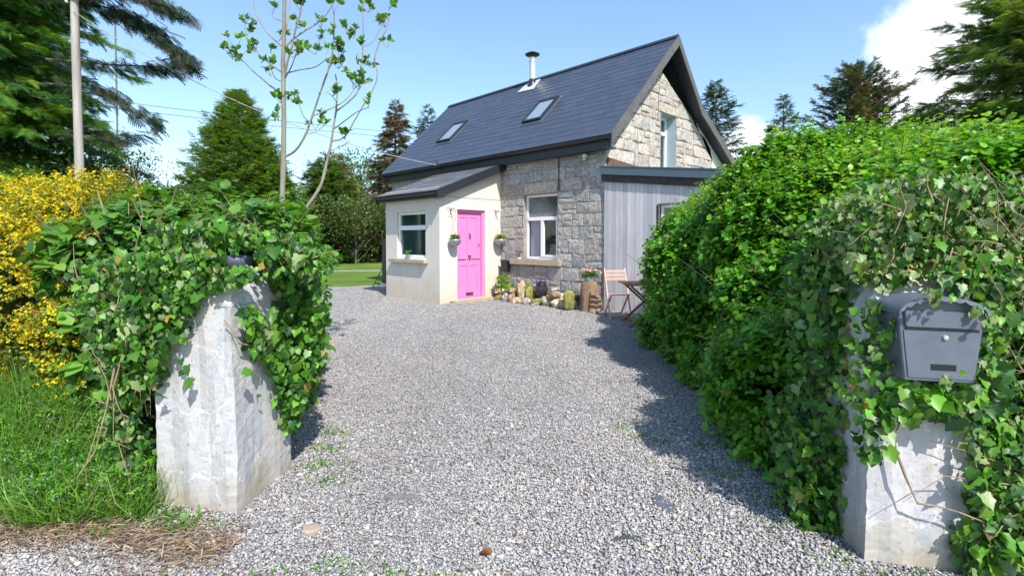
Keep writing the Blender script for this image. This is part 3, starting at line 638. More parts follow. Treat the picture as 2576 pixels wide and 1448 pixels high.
# gable window
k = frame_box(fG, cot, None, OG, .22, [(OG[0] + .055, 3.78, OG[2] - .055, 3.86)], .06)
room(fG, OG, .281, 1.2, k)
b = MB(); b.box(lambda s, o, z: fG(s, z, o), (OG[0] + .07, -.36, 2.99), (OG[2] - .3, -.35, 4.1)); b.build('curtain', M['curtain'], k)
b = MB()  # smooth grey render inside the reveal
for (a, c) in (((OG[2] - .003, OG[1]), (OG[2] - .003, OG[3])), ((OG[0] + .003, OG[1]), (OG[0] + .003, OG[3])), ((OG[0], OG[3] - .003), (OG[2], OG[3] - .003))): b.poly([fG(*a, .024), fG(*c, .024), fG(*c, -.22), fG(*a, -.22)])
b.build('reveal', mat('blue_grey_render', (.40, .46, .50), .8, .2, var=.1), cot, recalc=False)

# porch --------------------------------------------------------------------
b = MB(); PU0, PU1, PW = 2.94, 5.096, -1.779
grid_wall(b, fP, [(PU0, 0), (PU1, 0), (PU1, 2.5), (PU0, 2.5)], [OP], .12)
zt = lambda w_: 3.16 + (w_) * (3.16 - 2.40) / 1.95
regD = [(PW, 0), (-.001, 0), (-.001, zt(0) - .06), (PW, zt(PW) - .06)]
grid_wall(b, fD, regD, [OD], .16)
b.poly([H(PU1, PW, 0), H(PU1, 0, 0), H(PU1, 0, 3.1), H(PU1, PW, 2.42)])
b.build('porch_wall', M['render_'], cot, recalc=False)
b = MB(); b.box(lambda s, o, z: fD(s, z, o), (PW + .01, .0, 2.293), (-.01, .004, 2.303)); b.build('render_joint', mat('render_crack_line', (.22, .19, .16), .9, .1), cot)  # thin dark strip along the crack line in the render
k = frame_box(fP, cot, None, OP, .05, [(OP[0] + .055, 1.60, OP[2] - .055, 1.69), (OP[0] + .055, 1.69, OP[2] - .055, 1.70)])
room(fP, OP, .121, 1.5, k)
b = MB(); g = lambda s, o, z: fP(s, z, o)   # far inner window glazing bars seen through the porch
b.box(g, (4.12, -.75, .98), (4.16, -.73, 2.0)); b.box(g, (3.46, -.75, 1.68), (4.119, -.73, 1.74)); b.build('inner_frame', M['white'], k); b = MB(); b.box(g, (3.46, -1.49, .98), (4.118, -1.47, 1.66)); b.build('inner_pane', mat('garden_seen_through', (.10, .16, .06), .5, .3, var=.6, vscale=9), k)
b = MB(); b.box(g, (3.36, -.05, .86), (4.82, .11, .935)); b.build('sill', M['sill'], cot, bevel=.008)
b = MB(); b.box(g, (3.46, -.05, .936), (4.59, .02, .978)); b.build('sub_sill', M['white'], cot)
# porch roof
b = MB(); pp = [(-1.95, 2.40), (-.003, 3.16)]
lowr = [(x, z - .07) for x, z in pp]; q = [pp[0], pp[1], lowr[1], lowr[0]]
b.solid([H(2.78, *t) for t in q], [H(5.22, *t) for t in q], (.03, .03, .035)); slates(b, pp[0], pp[1], 2.77, 5.23, .28, .2, 9, ((.12, .125, .13), (.15, .155, .16), (.10, .105, .11), (.13, .13, .125)))
pr = b.build('porch_roof', M['slate'], cot)
b = MB(); q = [(-1.96, 2.42), (-.003, 3.185), (-.003, 3.185 - .19), (-1.96, 2.42 - .19)]
b.solid([H(2.745, *t) for t in q], [H(2.768, *t) for t in q]); b.solid([H(5.232, *t) for t in q], [H(5.255, *t) for t in q]); b.build('barge_board', M['darkmetal'], pr)
b = MB(); q = [(-1.94, 2.31), (-.003, 3.06), (-.003, 3.045), (-1.94, 2.295)]; b.solid([H(2.77, *t) for t in q], [H(2.938, *t) for t in q]); b.box(H, (2.78, -1.94, 2.26), (5.22, -1.925, 2.40)); b.box(H, (2.78, -1.925, 2.262), (5.22, -1.782, 2.275)); b.build('soffit', M['darkmetal'], pr)
gutter('gutter', 2.76, 5.24, -2.0, 2.365, .055, pr)
# door ----------------------------------------------------------------------
g = lambda s, o, z: fD(s, z, o); x0, z0, x1, z1 = OD
b = MB(); b.box(g, (x0 + .002, -.17, z0), (x0 + .055, -.05, z1 - .002)); b.box(g, (x1 - .055, -.17, z0), (x1 - .002, -.05, z1 - .002)); b.box(g, (x0 + .055, -.17, z1 - .06), (x1 - .055, -.05, z1 - .002)); b.box(g, (x0 + .055, -.17, z0), (x1 - .055, -.06, z0 + .03))
b.build('door_frame', M['pink'], cot, bevel=.004)
b = MB(); a0, a1 = x0 + .057, x1 - .057; m = (a0 + a1) / 2
b.box(g, (a0, -.15, z0 + .032), (a1, -.11, .93)); b.box(g, (a0, -.15, .942), (a1, -.11, z1 - .063))
for (p, q, r_, s_) in ((a0, z0 + .032, a1, .24), (a0, .80, a1, .93), (a0, .942, a1, 1.04), (a0, 1.87, a1, z1 - .063)): b.box(g, (p, -.108, q), (r_, -.098, s_))
for (p, r_) in ((a0, a0 + .10), (a1 - .10, a1), (m - .045, m + .045)):
    b.box(g, (p, -.108, .24), (r_, -.0975, .80)); b.box(g, (p, -.108, 1.04), (r_, -.0975, 1.87))
door = b.build('door', M['pink'], cot, bevel=.004)
b = MB(); b.box(g, (a0, -.104, .926), (a0 + .24, -.094, .946)); b.build('gap_strip', M['black'], door); b = MB(); b.box(g, (a1 - .27, -.104, .926), (a1 - .02, -.094, .946)); b.build('gap_strip', M['black'], door)  # black strips stand in for the shaded gap between the door leaves
b = MB(); c = (a0 + a1) / 2 + .02
pts = [fD(c + .035 * math.sin(t) ** 3 * 1.2, 1.0 + .035 * (math.cos(t) - .35 * math.cos(2 * t)), -.085) for t in np.linspace(0, 2 * math.pi, 14)]
b.tube(pts, .007, 6); b.tube([fD(c, .99, -.10), fD(c, .92, -.08)], .009, 6); b.build('handle', M['black'], door)
b = MB(); b.tube([fD(c, 1.50, -.09), fD(c - .012, 1.45, -.06), fD(c, 1.38, -.075), fD(c + .012, 1.45, -.06), fD(c, 1.50, -.09)], .007, 6); b.box(g, (c - .012, -.0975, 1.49), (c + .012, -.075, 1.52)); b.build('knocker', M['black'], door)
b = MB(); b.box(g, (c - .11, -.0975, .13), (c + .10, -.088, .20)); b.build('letter_plate', mat('aged_brass', (.16, .10, .07), .4, .5, metal=.6), door)
b = MB(); b.box(g, (a1 - .06, -.0975, 1.22), (a1 - .03, -.086, 1.32)); b.tube([fD(a1 - .045, 1.29, -.09), fD(a1 - .045, 1.29, -.05), fD(a1 - .09, 1.29, -.05)], .007, 6); b.build('lever', M['zinc'], door)
b = MB(); b.box(g, (x0 - .22, -.16, -.02), (x1 + .24, .16, .066)); b.build('doorstep', M['sill'], cot, bevel=.012)
b = MB(); b.poly([H(2.95 + .2, -1.7, .5), H(2.95 + .2, -.02, .5), H(2.95 + .2, -.02, 2.3), H(2.95 + .2, -1.7, 2.3)]); b.build('inner_lining', M['room'], cot, recalc=False)

# timber extension -----------------------------------------------------------
ES, EWF = -2.75, -.04
b = MB(); rr = np.random.default_rng(2); x = 0.0; top = lambda u: 2.50 + u * .122
OE = (-2.45, .55, -1.17, 2.0)
fE = lambda s, z, o: H(s, EWF - o, z)
gE = lambda s, o, z: fE(s, z, o)
while x > ES:
    wd = .085; a, c = x - wd + .004, x; cc = np.array([(.49, .47, .48), (.55, .53, .54), (.44, .42, .43), (.56, .53, .52), (.48, .47, .49)][rr.integers(5)]) * rr.uniform(.9, 1.1); o = rr.uniform(0, .004)
    zt2 = min(top(a), top(c))
    if c <= OE[0] or a >= OE[2]: b.box(gE, (a, -.02, .02), (c, .0 + o, zt2), tuple(cc))
    else: b.box(gE, (a, -.02, .02), (c, .0 + o, OE[1]), tuple(cc)); b.box(gE, (a, -.02, OE[3]), (c, .0 + o, zt2), tuple(cc))
    x -= wd
b.build('timber_cladding', M['board'], cot)
b = MB(); b.box(gE, (ES, -.06, .0), (-.002, -.022, .54)); b.poly([H(ES, EWF, 0), H(ES, 4.6, 0), H(ES, 4.6, 2.1), H(ES, EWF, 2.1)]); b.build('extension_wall', M['darkmetal'], cot)
b = MB()   # capping and boards following the fall of the roof
def strip(b, z0, z1, o0, o1, ua=.04, ub=ES - .12, f=.122):
    q = lambda o: [fE(ua, z0 + ua * f, o), fE(ub, z0 + ub * f, o), fE(ub, z1 + ub * f, o), fE(ua, z1 + ua * f, o)]
    b.solid(q(o0), q(o1))
strip(b, 2.63, 2.775, .03, .09); strip(b, 2.775, 2.79, -.15, .10); b.build('roof_capping', M['bluetrim'], cot)
b = MB(); strip(b, 2.50, 2.628, .005, .05); b.build('fascia_board', mat('aged_dark_board', (.075, .065, .07), .7, .3, var=.6, vscale=7), cot)
b = MB(); b.poly([H(-.01, EWF - .03, 2.74), H(ES - .1, EWF - .03, 2.74 + ES * .122), H(ES - .1, 4.7, 2.74 + ES * .122), H(-.01, 4.7, 2.74)]); b.build('extension_roof', M['bluetrim'], cot, recalc=False)
b = MB()
for i in range(9): s = i * .16; z = 2.93 - i * .008; b.box(lambda a, o, z_: fG(a, z_, o), (s + .004, .03, z - .14), (s + .156, .05 + .004 * (i % 2), z + .03 * (1 - i / 11))) 
b.build('roof_flashing', M['tile'], cot)
k = frame_box(fE, cot, None, OE, .03, [(-1.86, OE[1] + .06, -1.80, OE[3] - .06)], .06, .05)
room(fE, OE, .09, 1.4, k)
b = MB(); b.box(gE, (OE[0] - .03, .005, OE[3]), (OE[2] + .03, .022, OE[3] + .022)); b.box(gE, (OE[2], .005, OE[1]), (OE[2] + .022, .022, OE[3] - .002)); b.build('window_surround', mat('grey_brown_trim', (.20, .16, .14), .7, .3), cot)
# small fittings on the wall
b = MB(); b.tube([fF(1.15, 3.08, .036), fF(1.15, 2.40, .036)], .011, 6); b.build('wall_cable', M['black'], cot)
sec = thing('security_light', tuple(fF(.45, 3.0, .03)), 'small white security light under the eaves near the house corner', 'light')
b = MB(); b.box(lambda s, o, z: fF(s, z, o), (.41, .025, 3.0), (.50, .10, 3.07)); b.build('housing', M['white'], sec, bevel=.008)
b = MB(); b.lathe(tuple(fF(.45, 2.93, .10)), [(.02, 0), (.05, .01), (.05, .06), (.025, .075)], 14); b.build('lamp_head', M['zinc'], sec)
mb = thing('meter_box', tuple(fF(2.70, .64, .03)), 'black box fixed low on the stone wall next to the porch', 'box')
b = MB(); b.box(lambda s, o, z: fF(s, z, o), (2.60, .025, .64), (2.82, .13, .90)); b.build('body', M['black'], mb, bevel=.01)
b = MB(); b.box(lambda s, o, z: fF(s, z, o), (2.595, .13, .885), (2.825, .145, .915)); b.build('lid', M['darkmetal'], mb)
b = MB(); b.tube([H(U1 - .12, EW - .045, EZ - .1), H(U1 - .14, EW - .02, EZ - .25), H(U1 - .18, -.12, EZ - .42), H(U1 - .18, -.06, EZ - .6), H(U1 - .18, -.06, .1)], .035, 8); b.build('downpipe', M['black'], cot)
# ------------------------------------------------------------------ things by the house
def flowers_on(name, c, r, n, size, cols, parent, T=FLOWER):
    P = np.array(c) + rng.normal(0, 1, (n, 3)) * np.array(r); Nn = rng.normal(0, .5, (n, 3)) + np.array([0, -.3, 1]); D = rng.normal(0, 1, (n, 3)); return leaves(name, P, D, Nn, size * rng.uniform(.7, 1.3, n), T, pal(n, cols, .12), M['petal'], parent)
def tuft(name, c, r, n, size, cols, parent, m='leaf', T=OV, lean=.6, width=None):
    """a small plant: leaves rising from c"""
    a = rng.uniform(0, 6.28, n); k = np.sqrt(rng.uniform(0, 1, n)); d = np.stack([np.cos(a) * k, np.sin(a) * k, np.zeros(n)], 1)
    P = np.array(c) + d * np.array([r[0], r[1], 0]) * .5; P[:, 2] += rng.uniform(0, .75, n) * r[2]; D = d * lean + np.array([0, 0, .5]) + rng.normal(0, .25, (n, 3)); Nn = np.array([0, -.2, 1]) + rng.normal(0, .4, (n, 3)) - d * .3
    return leaves(name, P, D, Nn, size * rng.uniform(.6, 1.2, n), T, pal(n, cols, .18), M[m], parent, width)
# hanging baskets either side of the door
def basket(w_, label, cols):
    c = fD(w_, 1.36, .16); t = thing('hanging_basket', tuple(c), label, 'hanging basket')
    b = MB(); prof = [(.02, -.115), (.07, -.10), (.11, -.06), (.13, 0), (.135, .03), (.125, .03), (.12, .0), (.02, .0)]; b.lathe(tuple(c), prof, 20); b.build('bowl', M['zinc'], t, smooth=True)
    b = MB(); g = lambda s, o, z: fD(s, z, o); b.box(g, (w_ - .006, .002, 1.93), (w_ + .006, .008, 2.06))
    b.tube([fD(w_, 2.0, .01), fD(w_, 2.04, .10), fD(w_, 2.0, .18), fD(w_, 1.96, .17)], .0045, 6)
    for s in (-1, 1):
        pts = [fD(w_ + s * (.012 + .05 * math.sin(t_) * (1 - t_ / 7)), 1.84 + .028 * t_ + .025 * math.cos(t_ * 1.6), .008) for t_ in np.linspace(0, 6, 16)]; b.tube(pts, .0032, 5)
        pts = [fD(w_ + s * (.06 + .04 * math.cos(t_)), 2.03 + .035 * math.sin(t_), .014) for t_ in np.linspace(0, 5, 12)]; b.tube(pts, .0032, 5)
    for a in (.5, 2.6, 4.7): b.tube([c + Vector((.12 * math.cos(a), .12 * math.sin(a), .02)), fD(w_, 1.86, .16)], .0015, 4)
    b.tube([fD(w_, 1.86, .16), fD(w_, 1.97, .16)], .003, 5); b.build('bracket', M['black'], t)
    tuft('foliage', tuple(c + Vector((0, 0, .01))), (.17, .15, .13), 150, .055, [(.06, .14, .03), (.10, .2, .04), (.14, .22, .06)], t, lean=1.2)
    flowers_on('blooms', tuple(c + Vector((0, 0, .10))), (.075, .06, .028), 55, .022, cols, t)
basket(-1.49, 'zinc hanging basket of sparse purple and white blooms, between porch corner and pink door', [(.25, .10, .30), (.6, .55, .5), (.5, .35, .1)])
basket(-.17, 'zinc hanging basket of yellow blooms, between the pink door and the stone wall', [(.80, .60, .02), (.75, .42, .02), (.6, .5, .05)])
# window-sill pots
t = thing('sill_pot', tuple(fP(4.05, .936, .07)), 'small grey flower pot with green seedling on the porch window sill', 'plant pot')
b = MB(); b.lathe(tuple(fP(4.05, .936, .07)), [(.035, 0), (.05, .10), (.054, .10), (.054, .115), (.04, .115)], 14); b.build('pot', M['zinc'], t); tuft('plant', tuple(fP(4.05, 1.045, .07)), (.09, .09, .10), 26, .06, [(.14, .32, .04), (.08, .2, .04)], t, lean=1.0)
t = thing('sill_plant', tuple(fF(2.30, .945, .05)), 'little dark sprig in a low saucer on the stone window sill', 'plant pot')
b = MB(); b.lathe(tuple(fF(2.30, .945, .05)), [(.05, 0), (.06, .02), (.062, .035), (.03, .035)], 14); b.build('saucer', M['plaster'], t)
q = fF(2.30, .97, .05); b = MB(); 
for dx, dz_ in ((.0, .20), (.05, .17), (-.06, .12)): b.tube([q, q + Vector((dx * .4, 0, dz_ * .6)), q + Vector((dx, 0, dz_))], [.009, .012, .006], 6)
b.build('stem', mat('dark_succulent', (.05, .07, .04), .6), t)
# rockery stones along the foot of the wall
def gpx(u, v, z=0.):
    x = (u - 1287.5) / 1250; y = -(v - 643.65) / 1250; th_ = R(2); d = Vector((x, math.cos(th_) + y * math.sin(th_), -math.sin(th_) + y * math.cos(th_))); t_ = (z - 1.4) / d.z; return Vector((0, 0, 1.4)) + d * t_
ROCKS = [(-0.142, 11.403, 0.0, 0.274, 0.164, 'm', 'mossy yellow-green stone lying flat beside the doorstep'),
(-0.215, 11.40, 0.150, 0.15, 0.116, 't', 'small tan stone on top of the mossy stone by the doorstep'),
(-0.06, 11.34, 0.145, 0.165, 0.14, 't', 'pale buff stone stacked second from the porch'),
(0.091, 10.98, 0.0, 0.165, 0.225, 't', 'reddish broken stone between mossy slab and upright slab'),
(0.10, 10.98, 0.20, 0.138, 0.121, 't', 'small brown stone resting on the reddish broken stone'),
(0.290, 10.82, 0.0, 0.163, 0.496, 'u', 'tall narrow upright tan slab in the rockery'),
(0.477, 10.75, 0.0, 0.195, 0.394, 'm', 'upright stone with yellow lichen beside the tall slab'),
(0.696, 10.52, 0.0, 0.25, 0.168, 'g', 'low grey stone under the purple flower pot'),
(0.875, 10.33, 0.0, 0.225, 0.198, 'g', 'grey pink squarish stone right of the purple flower pot'),
(1.03, 10.03, 0.0, 0.271, 0.239, 't', 'broad rounded buff stone in the middle of the rockery'),
(0.965, 10.06, 0.215, 0.176, 0.144, 't', 'stone stacked upon the broad rounded buff stone'),
(0.955, 10.08, 0.335, 0.128, 0.096, 'g', 'little grey stone crowning the rockery stack'),
(1.10, 10.0, 0.205, 0.12, 0.11, 't', 'small ochre stone leaning against the mossy upright boulder'),
(1.184, 9.66, 0.0, 0.205, 0.409, 'm', 'mossy green upright boulder left of the log planter'),
(1.715, 9.50, 0.0, 0.172, 0.329, 't', 'brown upright stone between log planter and timber wall'),
(1.64, 9.30, 0.0, 0.123, 0.069, 't', 'flat brown stone at the foot of the log planter'),
(0.538, 10.35, 0.0, 0.115, 0.074, 'g', 'little dark stone sunk in gravel before the rockery'),
(0.40, 10.62, 0.0, 0.16, 0.15, 'g', 'dusky stone wedged between the two upright slabs'),
(0.20, 10.80, 0.0, 0.17, 0.17, 't', 'tan stone at the left foot of the tall upright slab'),
(0.60, 10.46, 0.0, 0.18, 0.17, 'm', 'rounded mossy stone just left of the purple flower pot'),
(0.79, 10.32, 0.0, 0.19, 0.22, 't', 'brown stone directly right of the purple flower pot'),
(1.27, 9.80, 0.0, 0.17, 0.20, 'g', 'grey stone half hidden between mossy boulder and log'),
(-0.02, 11.12, 0.0, 0.19, 0.19, 'g', 'grey stone between mossy slab and reddish broken stone'),
(0.93, 10.20, 0.16, 0.15, 0.12, 'm', 'small mossy stone at the back of the rockery stack'),
(1.12, 9.92, 0.0, 0.19, 0.25, 't', 'buff stone left of the mossy upright boulder')]
RC = dict(m=[(.25, .235, .06), (.20, .20, .06), (.32, .28, .12)], t=[(.42, .31, .20), (.38, .27, .17), (.46, .38, .27)], g=[(.33, .30, .29), (.38, .33, .31), (.28, .27, .27)], u=[(.44, .35, .22), (.40, .31, .19)])
for (x, y, z, w_, h_, k, lab) in ROCKS:
    x -= W.x * .12; y -= W.y * .12
    bm = bmesh.new(); bmesh.ops.create_icosphere(bm, subdivisions=2, radius=1); f1 = rng.uniform(0, 6, 3)
    w_ *= 1.12; lean = rng.normal(0, .10); tp = rng.uniform(.0, .28)
    for v in bm.verts:
        d = v.co.copy(); q = Vector([math.copysign(abs(c) ** .78, c) for c in d]); s = (1 + .16 * math.sin(d.x * 3.4 + f1[0]) * math.sin(d.z * 3 + f1[1]) + .12 * math.sin(d.y * 5 + d.x * 4 + f1[2]) + rng.normal(0, .055)) * (1 - tp * max(d.z, 0)); q.x += lean * d.z
        v.co = Vector((x + q.x * s * w_ * .52, y + q.y * s * min(w_, .2) * .5, max(z + h_ * .5 + q.z * s * h_ * .52, z - .01)))
    me = bpy.data.meshes.new('rockery_stone'); bm.to_mesh(me); bm.free(); a = me.attributes.new('Col', 'FLOAT_COLOR', 'FACE'); cl = RC[k]; base = np.array(cl[rng.integers(len(cl))])
    zz = np.array([p.center.z for p in me.polygons]); cc = np.ones((len(zz), 4), np.float32); cc[:, :3] = base * rng.uniform(.8, 1.2, (len(zz), 1)); a.data.foreach_set('color', cc.ravel())
    tag(link('rockery_stone', me, M['rock']), lab, 'stone', 'stones of the rockery below the cottage window')
b = MB(); n = 14; A = [H(2.85 - i * 2.3 / n, -.01, .26 + .03 * math.sin(i * 2)) for i in range(n + 1)]; Bq = [H(2.85 - i * 2.3 / n, -.20 - .02 * math.sin(i * 3), .17 + .03 * math.sin(i * 5)) for i in range(n + 1)]; Cq = [H(2.85 - i * 2.3 / n, -.32, -.01) for i in range(n + 1)]
for i in range(n): b.poly([A[i], A[i + 1], Bq[i + 1], Bq[i]]); b.poly([Bq[i], Bq[i + 1], Cq[i + 1], Cq[i]])
tag(b.build('flower_bed', M['terracotta']), 'narrow earth bed between the rockery stones and stone wall', 'flower bed')
# plants in the bed
def plant(name, p, r, n, s, cols, lab, cat='plant', bl=None, **k):
    t = thing(name, p, lab, cat); tuft('leaves', p, r, n, s, cols, t, **k)
    if bl: flowers_on('blooms', (p[0], p[1], p[2] + r[2]), (r[0] * .4, r[1] * .4, r[2] * .15), bl[0], bl[1], bl[2], t)
    return t
q = H(2.62, -.25, .22); plant('shrub_plant', tuple(q), (.26, .2, .42), 240, .075, [(.18, .34, .04), (.10, .24, .03), (.26, .38, .06)], 'bright green bushy plant below the black meter box', lean=.9)
q = H(2.25, -.26, .22); plant('low_plant', tuple(q), (.36, .2, .16), 150, .06, [(.16, .30, .04), (.10, .22, .03)], 'low green plant behind the reddish rockery stones', lean=1.1)
q = H(1.88, -.26, .22); plant('low_plant', tuple(q), (.25, .2, .22), 130, .06, [(.20, .36, .06), (.12, .24, .03)], 'pale green plant behind the upright lichen stone', lean=1.0)
q = H(1.0, -.30, .2); plant('low_plant', tuple(q), (.3, .2, .12), 90, .045, [(.14, .26, .04), (.20, .26, .06)], 'small trailing green plant behind the stacked buff stones', lean=1.1)
# purple-flowered round pot
pc = (.62, 10.48, .165); t = thing('flower_pot', pc, 'round dark glazed pot with purple flowers set on the rockery', 'flower pot')
b = MB(); b.lathe(pc, [(.06, 0), (.10, .04), (.135, .12), (.13, .21), (.105, .27), (.115, .29), (.10, .29), (.09, .26)], 24); b.build('pot', M['pot'], t, smooth=True)
tuft('foliage', (pc[0], pc[1], .44), (.2, .2, .07), 110, .045, [(.06, .12, .03), (.09, .06, .09)], t, lean=1.3); flowers_on('blooms', (pc[0], pc[1], .50), (.07, .07, .02), 50, .025, [(.22, .05, .35), (.32, .10, .42)], t)
# log planter
lc = (1.475, 9.47, 0); t = thing('log_planter', lc, 'upright log planter of peeling brown bark topped with flowers', 'planter')
bm_ = MB(); n = 22; rings = []
for z, r_ in ((0, .19), (.08, .182), (.2, .175), (.34, .178), (.46, .172), (.55, .150), (.585, .125)):
    rings.append([(lc[0] + (r_ * (1 + .05 * math.sin(3 * a + z * 4) + .02 * math.sin(9 * a))) * math.cos(a), lc[1] + (r_ * (1 + .05 * math.sin(2 * a + 1))) * math.sin(a), z) for a in [2 * math.pi * j / n for j in range(n)]])
for i in range(len(rings) - 1):
    for j in range(n): bm_.poly([rings[i][j], rings[i][(j + 1) % n], rings[i + 1][(j + 1) % n], rings[i + 1][j]])
bm_.poly(rings[-1]); bm_.build('trunk', M['log'], t, recalc=False)
b = MB(); b.lathe((lc[0], lc[1], .56), [(.07, 0), (.095, .07), (.105, .12), (.10, .125), (.085, .09)], 18); b.build('bowl', mat('verdigris_bowl', (.30, .42, .38), .6, .4, var=.3), t)
tuft('foliage', (lc[0], lc[1], .65), (.30, .22, .16), 200, .06, [(.04, .13, .03), (.07, .18, .03)], t, lean=1.1); flowers_on('blooms', (lc[0], lc[1] - .03, .80), (.10, .07, .04), 34, .034, [(.75, .45, .30), (.8, .65, .5), (.7, .3, .25)], t)

# folding chair
ch = (1.86, 8.80, 0); t = thing('folding_chair', ch, 'faded pink slatted folding chair standing against the timber wall', 'chair')
ya = R(8); cx, sx = math.cos(ya), math.sin(ya)
def K(x, y, z): return Vector((ch[0] + x * cx - y * sx, ch[1] + x * sx + y * cx, z))
def bar(b, p, q, wd=.022, dp=.028):
    p, q = Vector(p), Vector(q); d = (q - p).normalized(); a = Vector((cx, sx, 0)) if abs(d.dot(Vector((cx, sx, 0)))) < .8 else Vector((0, 0, 1)); a = (a - d * a.dot(d)).normalized(); c = d.cross(a); a *= wd / 2; c *= dp / 2
    b.solid([p + a + c, p - a + c, p - a - c, p + a - c], [q + a + c, q - a + c, q - a - c, q + a - c])
for s in (-1, 1):
    b = MB(); bar(b, K(s * .19, -.22, 0), K(s * .19, .13, .87)); b.build('back_leg_frame', M['pinkwood'], t)
    b = MB(); bar(b, K(s * .155, .24, 0), K(s * .155, -.16, .42)); b.build('leg', M['pinkwood'], t)
b = MB(); 
for z in (.82, .755, .69): y = -.22 + .35 * z / .87; bar(b, K(-.18, y - .012, z), K(.18, y - .012, z), .05, .014)
b.build('backrest', M['pinkwood'], t)
b = MB()
for i in range(6): bar(b, K(-.17, -.20 + i * .062, .43 - .004 * i), K(.17, -.20 + i * .062, .43 - .004 * i), .014, .048)
b.build('seat', M['pinkwood'], t)
b = MB(); bar(b, K(-.18, -.19, .08), K(.18, -.19, .08), .04, .014); bar(b, K(-.15, .20, .05), K(.15, .20, .05), .022, .014); b.build('stretcher', M['pinkwood'], t)
# folding table, mostly inside the hedge
tb = (2.22, 8.15, 0); t = thing('folding_table', tb, 'brown wooden folding table half swallowed by the hedge', 'table'); b = MB()
ya = R(0); cx, sx = 1, 0
for i in range(7):
    o = -.38 + i * .11; b.box(lambda x, y, z: Vector((tb[0] + x, tb[1] + y, z)), (-.40, o, .66), (.40, o + .10, .68))
b.build('tabletop', M['brownwood'], t)
for s in (-1, 1):
    b = MB(); bar(b, (tb[0] - .38, tb[1] + s * .28 - .1, 0), (tb[0] + .34, tb[1] + s * .28 - .1, .65), .03, .045); b.build('leg', M['brownwood'], t)
    b = MB(); bar(b, (tb[0] + .38, tb[1] + s * .24 - .1, 0), (tb[0] - .34, tb[1] + s * .24 - .1, .65), .03, .045); b.build('leg', M['brownwood'], t)
b = MB(); b.tube([(tb[0] - .28, tb[1] - .38, .09), (tb[0] - .28, tb[1] + .18, .09)], .014, 6); b.build('stretcher', M['brownwood'], t)
# odds and ends at the left of the porch
b = MB(); b.tube([(-3.80, 13.35, .01), (-3.60, 13.7, .55), (-3.46, 14.0, 1.05)], .013, 6); tag(b.build('garden_tool_handle', M['bark']), 'thin dark stick leaning beside the left end of porch', 'stick')
b = MB(); b.box(lambda x, y, z: Vector((-3.80 + x, 14.75 + y, z)), (-.05, -.05, 0), (.05, .05, 1.35)); b.box(lambda x, y, z: Vector((-3.80 + x, 14.75 + y, z)), (-.065, -.065, 1.35), (.065, .065, 1.40)); tag(b.build('gate_post', M['black'], bevel=.006), 'black post at lawn edge just left of the porch', 'post')
bm = bmesh.new(); bmesh.ops.create_icosphere(bm, subdivisions=2, radius=.12)
for v in bm.verts: v.co = Vector((v.co.x * 1.1 - 3.70, v.co.y + 14.3, max(v.co.z * .8, -.02) + .03))
me = bpy.data.meshes.new('white_stone'); bm.to_mesh(me); bm.free(); tag(link('kerb_stone', me, M['plaster']), 'small white stone on gravel behind the porch corner', 'stone')

# ------------------------------------------------------------------ gate pillars
def pillar(name, cs, lab, ht=1.06, top=1.26, taper=.035, capx=None):
    """cs: four ground corners, anticlockwise seen from above"""
    t = thing(name, (cs[0][0], cs[0][1], 0), lab, 'gate pillar'); ctr = Vector((sum(c[0] for c in cs) / 4, sum(c[1] for c in cs) / 4, 0)); bm = bmesh.new(); rings = []
    nz = 30; ne = 9; r = np.random.default_rng(int(abs(cs[0][0]) * 10) + 3)
    for i in range(nz + 1):
        z = ht * i / nz; k = 1 - taper * i / nz; ring = []
        for j in range(4):
            a, c = Vector((*cs[j], 0)), Vector((*cs[(j + 1) % 4], 0))
            for m in range(ne): p = a.lerp(c, m / ne); q = ctr + (p - ctr) * k + Vector((.006 * math.sin(z * 5 + j * 2 + m), .006 * math.sin(z * 4 + m * 1.7 + j), 0)) + Vector(r.normal(0, .0006, 3)) * (2.5 if m == 0 else 1); q.z = z - (.03 if i == 0 else 0); ring.append(bm.verts.new(q))
        rings.append(ring)
    N_ = 4 * ne
    for i in range(nz):
        for j in range(N_): bm.faces.new([rings[i][j], rings[i][(j + 1) % N_], rings[i + 1][(j + 1) % N_], rings[i + 1][j]])
    bm.faces.new(rings[-1]); me = bpy.data.meshes.new('shaft'); bm.to_mesh(me); bm.free(); link('shaft', me, M['pillar'], t, smooth=False)
    bm = bmesh.new(); rr = []
    for z, k in ((ht + .001, .99), (ht + .02, .985), (ht + .08, .88), (ht + .14, .72), (top - .02, .50), (top + .0, .40)):
        ring = []
        for j in range(4):
            a, c = Vector((*cs[j], 0)), Vector((*cs[(j + 1) % 4], 0))
            for m in range(ne): p = a.lerp(c, m / ne); q = ctr + (p - ctr) * k * (1 - taper) + Vector(r.normal(0, .0015, 3)); q.z = z + r.normal(0, .0015); ring.append(bm.verts.new(q))
        rr.append(ring)
    for i in range(len(rr) - 1):
        for j in range(N_): bm.faces.new([rr[i][j], rr[i][(j + 1) % N_], rr[i + 1][(j + 1) % N_], rr[i + 1][j]])
    bm.faces.new(rr[-1]); me = bpy.data.meshes.new('cap'); bm.to_mesh(me); bm.free(); link('cap', me, M['pillar'], t)
    return t, ctr
p1, c1 = pillar('gate_pillar', [(-1.39, 2.461), (-1.345, 2.972), (-1.835, 3.06), (-1.872, 2.575)], 'weathered white gate pillar with ivy trailing down, beside the yellow shrub')
b = MB(); b.lathe((c1.x + .125, c1.y - .09, 1.262), [(.055, -.03), (.075, .0), (.082, .03), (.07, .045), (.03, .052)], 20); b.build('finial_disc', mat('blue_black_stone', (.10, .12, .18), .5, .4, var=.4, vscale=20), p1, smooth=True)
